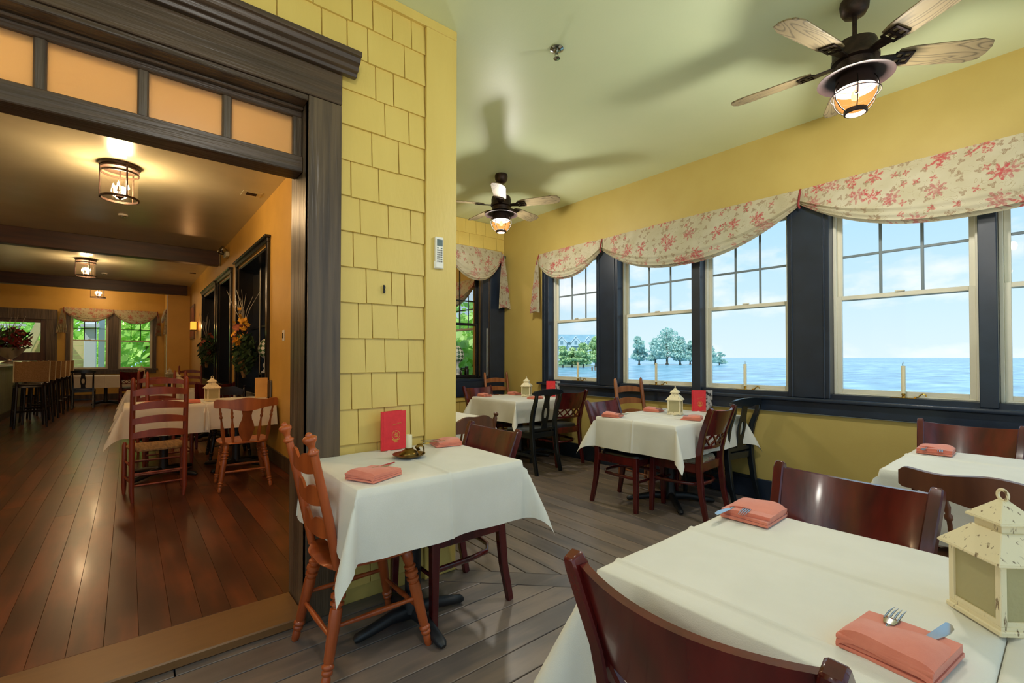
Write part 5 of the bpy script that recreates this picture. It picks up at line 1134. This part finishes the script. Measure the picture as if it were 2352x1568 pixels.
def bouquet(o, cx, cy, cz, n, rx, ry, rz, m, s, name, seed, flat=False):
    r = random.Random(seed); mm = MB()
    for _ in range(n):
        while 1:
            a, b, c = r.uniform(-1, 1), r.uniform(-1, 1), r.uniform(-1, 1)
            if a*a+b*b+c*c < 1: break
        p = Vector((cx+a*rx, cy+b*ry, cz+c*rz)); q = Vector((r.uniform(-1, 1), r.uniform(-1, 1), r.uniform(-.3, 1))).normalized(); t = q.orthogonal().normalized(); u = q.cross(t); k = s*r.uniform(.6, 1.3)
        if flat:   # blossom: ring of petals
            for j in range(6):
                an = 2*math.pi*j/6; d1_ = t*math.cos(an)+u*math.sin(an); d2_ = t*math.cos(an+.5)+u*math.sin(an+.5); d3_ = t*math.cos(an+1.0)+u*math.sin(an+1.0)
                mm.add([p, p+d1_*k*.8+q*k*.2, p+d2_*k*1.15+q*k*.1, p+d3_*k*.8+q*k*.2], [(0, 1, 2, 3)])
        else: mm.add([p-t*k, p+u*k*.35, p+t*k, p-u*k*.35], [(0, 1, 2, 3)])
    return mm.build(name, m, o)
def twigs(o, p0, n, h, sp, seed):
    r = random.Random(seed); m = MB()
    for _ in range(n):
        a = r.uniform(0, 6.3); e = (p0[0]+sp*math.cos(a)*r.random(), p0[1]+sp*math.sin(a)*r.random(), p0[2]+h*r.uniform(.6, 1)); m.tube([p0, ((p0[0]+e[0])/2+r.uniform(-.03, .03), (p0[1]+e[1])/2, (p0[2]+e[2])/2), e], [.004, .003, .002], 5)
    return m.build('twig', M['twig'], o)
o = empty('wall_bouquet', (XI-.15, 6.98, 1.30)); tag(o, 'hanging bouquet of yellow and orange flowers on the nearest black window', 'flowers')
bouquet(o, 0, 0, .02, 420, .13, .26, .28, M['leaf'], .055, 'foliage', 1); bouquet(o, -.04, -.04, .42, 18, .09, .18, .22, M['petaly'], .030, 'yellow_blossom', 2, True)
bouquet(o, -.02, .24, .26, 26, .10, .16, .16, M['petalo'], .04, 'orange_blossom', 3, True); twigs(o, (0, .05, .4), 12, .5, .24, 4); MB().turned((0, 0, -.3), (0, 0, -.02), [(0, .02), (.5, .05), (1, .09)], 12).build('cone_basket', M['rush'], o)
bouquet(o, -.12, -.18, .24, 3, .03, .1, .10, M['petaly'], .05, 'sunflower', 9, True)
o = empty('wall_bouquet', (XI-.16, 10.7, 1.42)); tag(o, 'darker hanging bouquet on the farther black window', 'flowers')
bouquet(o, 0, 0, 0, 300, .14, .40, .30, M['leaf'], .06, 'foliage', 5); bouquet(o, -.03, -.05, .15, 18, .12, .30, .25, M['petalo'], .045, 'orange_blossom', 6, True); twigs(o, (0, 0, .2), 10, .55, .3, 7); MB().turned((0, 0, -.35), (0, 0, 0), [(0, .02), (.5, .05), (1, .09)], 12).build('cone_basket', M['rush'], o)
o = empty('flower_urn', (-2.04, 15.1, 1.127)); o.scale = (1.45, 1.45, 1.45); tag(o, 'pale urn of dark red flowers on the bar', 'flower urn')
MB().lathe([(.09, 0), (.09, .015), (.035, .04), (.03, .07), (.10, .12), (.16, .20), (.18, .24), (.17, .245), (.14, .2)], 24).build('urn', mat('silver_urn', (170, 160, 150), rough=.3, metal=.6), o, smooth=50)
bouquet(o, 0, 0, .36, 60, .24, .24, .14, M['petalr'], .055, 'red_blossom', 11, True); bouquet(o, 0, 0, .36, 200, .27, .27, .20, M['leaf'], .05, 'foliage', 12); twigs(o, (0, 0, .3), 14, .45, .25, 13)
def egg(x, y, z, label, ped=True):
    o = empty('egg_finial', (x, y, z)); tag(o, label, 'ornament', 'harlequin egg ornaments')
    n = 16; pr2 = []
    for i in range(n+1):
        t = math.pi*i/n; zz = -math.cos(t); pr2.append((max(0, .098*math.sin(t)*(1-.13*zz)), .13*zz))
    e = MB().lathe(pr2, 28).build('egg', M['checks'], o, smooth=70); e.location = (0, 0, .33)
    MB().lathe([(.055, 0), (.055, .02), (.035, .03), (.022, .06), (.034, .09), (.040, .11), (.026, .13), (.018, .16), (.022, .19), (.05, .215), (.052, .225), (.03, .23)], 20).build('pedestal', M['white'], o, smooth=50)
egg(1.43, 6.95, 1.06, 'harlequin egg ornament in the nearest black window of the inner wall')
o = empty('plant_stand', (1.43, 6.95, ZB+.004)); tag(o, 'black stand under the harlequin egg in the inner window', 'stand')
B(-.07, .09, -.10, .10, .235, .256).build('top', M['black'], o, bev=.003)
for a in (-.06, .08):
    for b in (-.09, .09): B(a-.008, a+.008, b-.008, b+.008, 0, .235).build('leg', M['black'], o)
# back room service table with egg and crockery
o = empty('service_table', (3.55, 6.05, 0)); tag(o, 'dark service table seen through the end-wall window', 'table')
B(-.75, .75, -.25, .25, .955, .985).build('top', M['stool'], o, bev=.004)
for a in (-.7, .7):
    for b in (-.2, .2): B(a-.02, a+.02, b-.02, b+.02, 0, .955).build('leg', M['stool'], o)
egg(3.80, 5.90, .985, 'harlequin egg ornament behind the end-wall window')
def jar(x, y, z, h, r, m, label, cat='jar', name='glass_jar'):
    o = empty(name, (x, y, z)); tag(o, label, cat, 'crockery on the service table')
    MB().lathe([(r*.9, 0), (r, .01), (r, h*.75), (r*.7, h*.85), (r*.72, h)], 16).build('body', m, o, smooth=40); MB().lathe([(0, h), (r*.8, h), (r*.8, h+.015), (0, h+.018)], 16).build('lid', M['stool'], o, smooth=40)
jar(3.98, 6.02, .985, .11, .04, M['clear'], 'small glass jar right of the egg in the back room'); jar(4.10, 6.10, .985, .13, .035, M['stool'], 'dark jar on the service table'); jar(4.03, 6.2, .985, .09, .045, M['white'], 'white pot on the service table')
o = empty('fruit_bowl', (3.62, 5.98, .985)); tag(o, 'terracotta bowl left of the egg in the back room', 'bowl'); MB().lathe([(.05, 0), (.06, .01), (.11, .05), (.12, .075), (.112, .075), (.05, .015), (0, .012)], 24).build('bowl', M['terra'], o, smooth=50)
MB().lathe([(0, .012), (.09, .045), (.06, .075), (0, .085)], 16).build('filling', M['petalo'], o, smooth=50)
# ================================================================== outside
rt = random.Random(21)
struct(B(-40, 30000, -30000, 30000, -2.3, -2.0).build('water', M['water']))
def foliage(o, clusters, n, s, m, seed, name='crown'):
    r = random.Random(seed); mm = MB(); vol = [c[3]*c[4]*c[5] for c in clusters]; tot = sum(v**.67 for v in vol)
    for (cx, cy, cz, rx, ry, rz), v in zip(clusters, vol):
        for _ in range(int(n*v**.67/tot)):
            a, b, c = r.gauss(0, 1), r.gauss(0, 1), r.gauss(0, 1); q = math.sqrt(a*a+b*b+c*c); rad = r.uniform(.45, 1)**.6; a, b, c = a/q*rad, b/q*rad, c/q*rad
            p = Vector((cx+a*rx, cy+b*ry, cz+c*rz)); nn = Vector((r.gauss(0, 1), r.gauss(0, 1), r.gauss(0, 1))).normalized(); t = nn.orthogonal().normalized(); u = nn.cross(t); k = s*r.uniform(.6, 1.4)
            mm.add([p-t*k, p+u*k*.6, p+t*k, p-u*k*.6], [(0, 1, 2, 3)])
    return mm.build(name, m, o)
def cypress(x, y, h, wd, m, label, seed, n=1500, s=.42, z=-2.0):
    r = random.Random(seed); o = empty('cypress_tree', (x, y, z)); tag(o, label, 'tree', 'bald cypress trees in the water')
    MB().tube([(0, 0, -.3), (0, 0, .8), (0, 0, h*.5), (r.uniform(-.3, .3), 0, h*.95)], [h*.06, h*.03, h*.018, h*.006], 8).build('trunk', M['bark'], o)
    cl = []; k = max(5, int(h*.9))
    for i in range(k):
        t = i/(k-1); zc = h*(.22+.72*t); ra = wd*.5*(1-.55*t**1.5)*r.uniform(.7, 1.1); an = r.uniform(0, 6.3); of = ra*.55*r.random()
        cl.append((of*math.cos(an), of*math.sin(an), zc, ra*.75, ra*.75, h*.085*r.uniform(.8, 1.3)))
    foliage(o, cl, n, s, m, seed+5); return o
def polar(px, dist):   # direction of a picture column from the camera, at a distance
    cx = (px-1176)/1069.5; yaw = R(39.478); f = Vector((math.sin(yaw), math.cos(yaw))); rr = Vector((math.cos(yaw), -math.sin(yaw))); v = (f+rr*cx)*dist; return v.x, v.y
cy = [(1468, 205, 12.5, 9, 'haze-pale cypress at left of the stand in the water'), (1532, 218, 17.0, 17, 'tallest haze-pale cypress in the middle of the stand'), (1505, 226, 12.5, 10, 'mid-height cypress left of the tallest tree'), (1562, 214, 13.0, 12, 'haze-pale cypress right of the tallest tree'), (1585, 222, 11.0, 9, 'haze-pale cypress beside the window mullion'), (1634, 190, 8.0, 6, 'small open cypress seen in the window right of the mullion'), (1652, 196, 5.6, 6, 'lone low spreading cypress at right of the stand')]
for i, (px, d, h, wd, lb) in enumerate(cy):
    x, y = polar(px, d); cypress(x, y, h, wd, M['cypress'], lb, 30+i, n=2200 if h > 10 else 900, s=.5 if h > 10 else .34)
sh = [(1293, 150, 7.4, 7, 'leftmost yellow-green shore tree before the house'), (1314, 156, 7.0, 8, 'yellow-green shore tree under the grey gable'), (1340, 150, 8.2, 9, 'yellow-green shore tree in the middle of the first window'), (1368, 158, 11.0, 9, 'taller yellow-green shore tree beside the dark post')]
for i, (px, d, h, wd, lb) in enumerate(sh):
    x, y = polar(px, d); cypress(x, y, h*.92, wd, M['shoretree'], lb, 60+i, n=2000, s=.42)
x, y = polar(1245, 175)
struct(MB().lathe([(0, .5), (24, .45), (38, .2), (48, -.6)], 30, c=(x-6, y+22, -2.0)).build('shore', mat('shore_ground', (96, 116, 92), rough=.9)))
# gabled house behind the shore trees
x, y = polar(1322, 205); o = empty('gabled_house', (x, y, -2.0), R(-39.5)); tag(o, 'pale blue gabled house with slate roof behind the shore trees', 'house')
B(-9, 9, 0, 10, 0, 10.0).build('walls', M['bldg'], o)
MB().add([(-9.6, -.6, 9.9), (9.6, -.6, 9.9), (9.6, 10.6, 9.9), (-9.6, 10.6, 9.9), (-9.6, 5, 13.6), (9.6, 5, 13.6)], [(0, 1, 5, 4), (2, 3, 4, 5), (0, 4, 3), (1, 2, 5), (3, 2, 1, 0)]).build('main_roof', M['roof'], o)
for gx, gw in ((-6.2, 2.2), (0, 2.0), (5.6, 2.0)):
    gb = MB().add([(gx-gw, -.9, 8.2), (gx+gw, -.9, 8.2), (gx+gw, 0, 8.2), (gx-gw, 0, 8.2), (gx-gw, -.9, 9.9), (gx+gw, -.9, 9.9), (gx, -.9, 12.4), (gx-gw, 4, 9.9), (gx+gw, 4, 9.9), (gx, 4, 12.4)], [(0, 1, 5, 6, 4), (0, 3, 7, 4), (1, 2, 8, 5), (4, 6, 9, 7), (6, 5, 8, 9)]).build('gable', M['bldg'], o)
    MB().tube([(gx-gw-.3, -1.0, 9.7), (gx, -1.0, 12.6), (gx+gw+.3, -1.0, 9.7)], [(.10, .16)]*3, 4).build('rake_board', M['extwhite'], gb)
    B(gx-.6, gx+.6, -.98, -.9, 9.0, 10.6).build('window', M['roof'], gb)
for px, lb in ((1360, 'left dark piling in the water'), (1367, 'right dark piling in the water')):
    x, y = polar(px, 118); MB().lathe([(.22, -1), (.22, .75), (.18, .85), (0, .88)], 12, c=(0, 0, 0)).build('piling', M['bark'], None, smooth=40, loc=(x, y, -2.0)); o = bpy.context.view_layer.objects[-1] if False else [q for q in bpy.data.objects if q.name.startswith('piling')][-1]; tag(o, lb, 'piling', 'pilings in the water')
# garden side
struct(B(-60, W+6, 18.2, 80, -.5, -.3).box(W+.2, W+14, 5.5, 18.2, -2.0, -.6).box(-60, -4.6, -20, 18.2, -.5, -.3).build('ground', mat('lawn', (96, 130, 62), (80, 116, 52), rough=.9, scale=.8)))
struct(B(-60, W+.3, -12, -.95, -.45, -.25).build('bounce_ground', mat('pale_bounce_ground', (214, 206, 190), (204, 196, 180), rough=.8, scale=1)))  # unseen pale ground added to bounce sunlight onto the porch ceiling
def shrub(x, y, z, r, label, seed, n=1500, s=.16):
    o = empty('garden_tree', (x, y, z)); tag(o, label, 'tree', 'leafy trees outside the windows'); rr = random.Random(seed)
    MB().tube([(0, 0, 0), (0, 0, r*.8)], [.12, .08], 8).build('trunk', M['bark'], o)
    foliage(o, [(rr.uniform(-.5, .5)*r, rr.uniform(-.4, .4)*r, r*(.35+.16*i), r*rr.uniform(.5, .8), r*rr.uniform(.5, .7), r*rr.uniform(.35, .55)) for i in range(9)], n, s, M['bush'], seed); return o
shrub(.6, 23.5, -.3, 2.6, 'bright green tree filling the right far window', 81, 3200); shrub(-1.4, 26.5, -.3, 2.8, 'bright green tree behind the porch column outside', 82, 3000); shrub(2.9, 25.0, -.3, 2.6, 'green tree outside the alcove window', 83, 1800)
shrub(7.0, 10.3, -.9, 1.6, 'green tree outside the back-room window', 84, 2600); shrub(8.6, 13.4, -.9, 2.0, 'green tree farther outside the back-room window', 85, 2200); shrub(-4.6, 27.5, -.3, 3.0, 'green tree outside the far glazed door', 86, 2200)
o = empty('neighbour_porch', (0, 20.6, -.3)); tag(o, 'yellow sided neighbouring porch with white column outside the far window', 'porch')
for k in range(12): B(-3.2, -1.02, .3, .36, .25+.155*k, .25+.155*k+.15).build('siding_board', M['siding'], o)
B(-1.12, -.82, -.15, .15, 0, 3.6).build('column', M['extwhite'], o, bev=.01); B(-1.2, -.74, -.23, .23, 2.55, 2.65).build('capital', M['extwhite'], o)
B(-.78, -.62, .2, .32, 0, 3.6).build('corner_trim', M['extwhite'], o)
MB().tube([(-2.9, .1, .4), (-2.05, .1, 2.9)], [(.10, .14)]*2, 4).build('stair_stringer', M['siding'], o)
for k in range(9): B(-3.6+.13*k, -3.56+.13*k, -.4, -.36, 1.6, 2.5).build('baluster', M['extwhite'], o)
B(-3.7, -2.4, -.42, -.34, 2.5, 2.56).build('hand_rail', M['extwhite'], o)
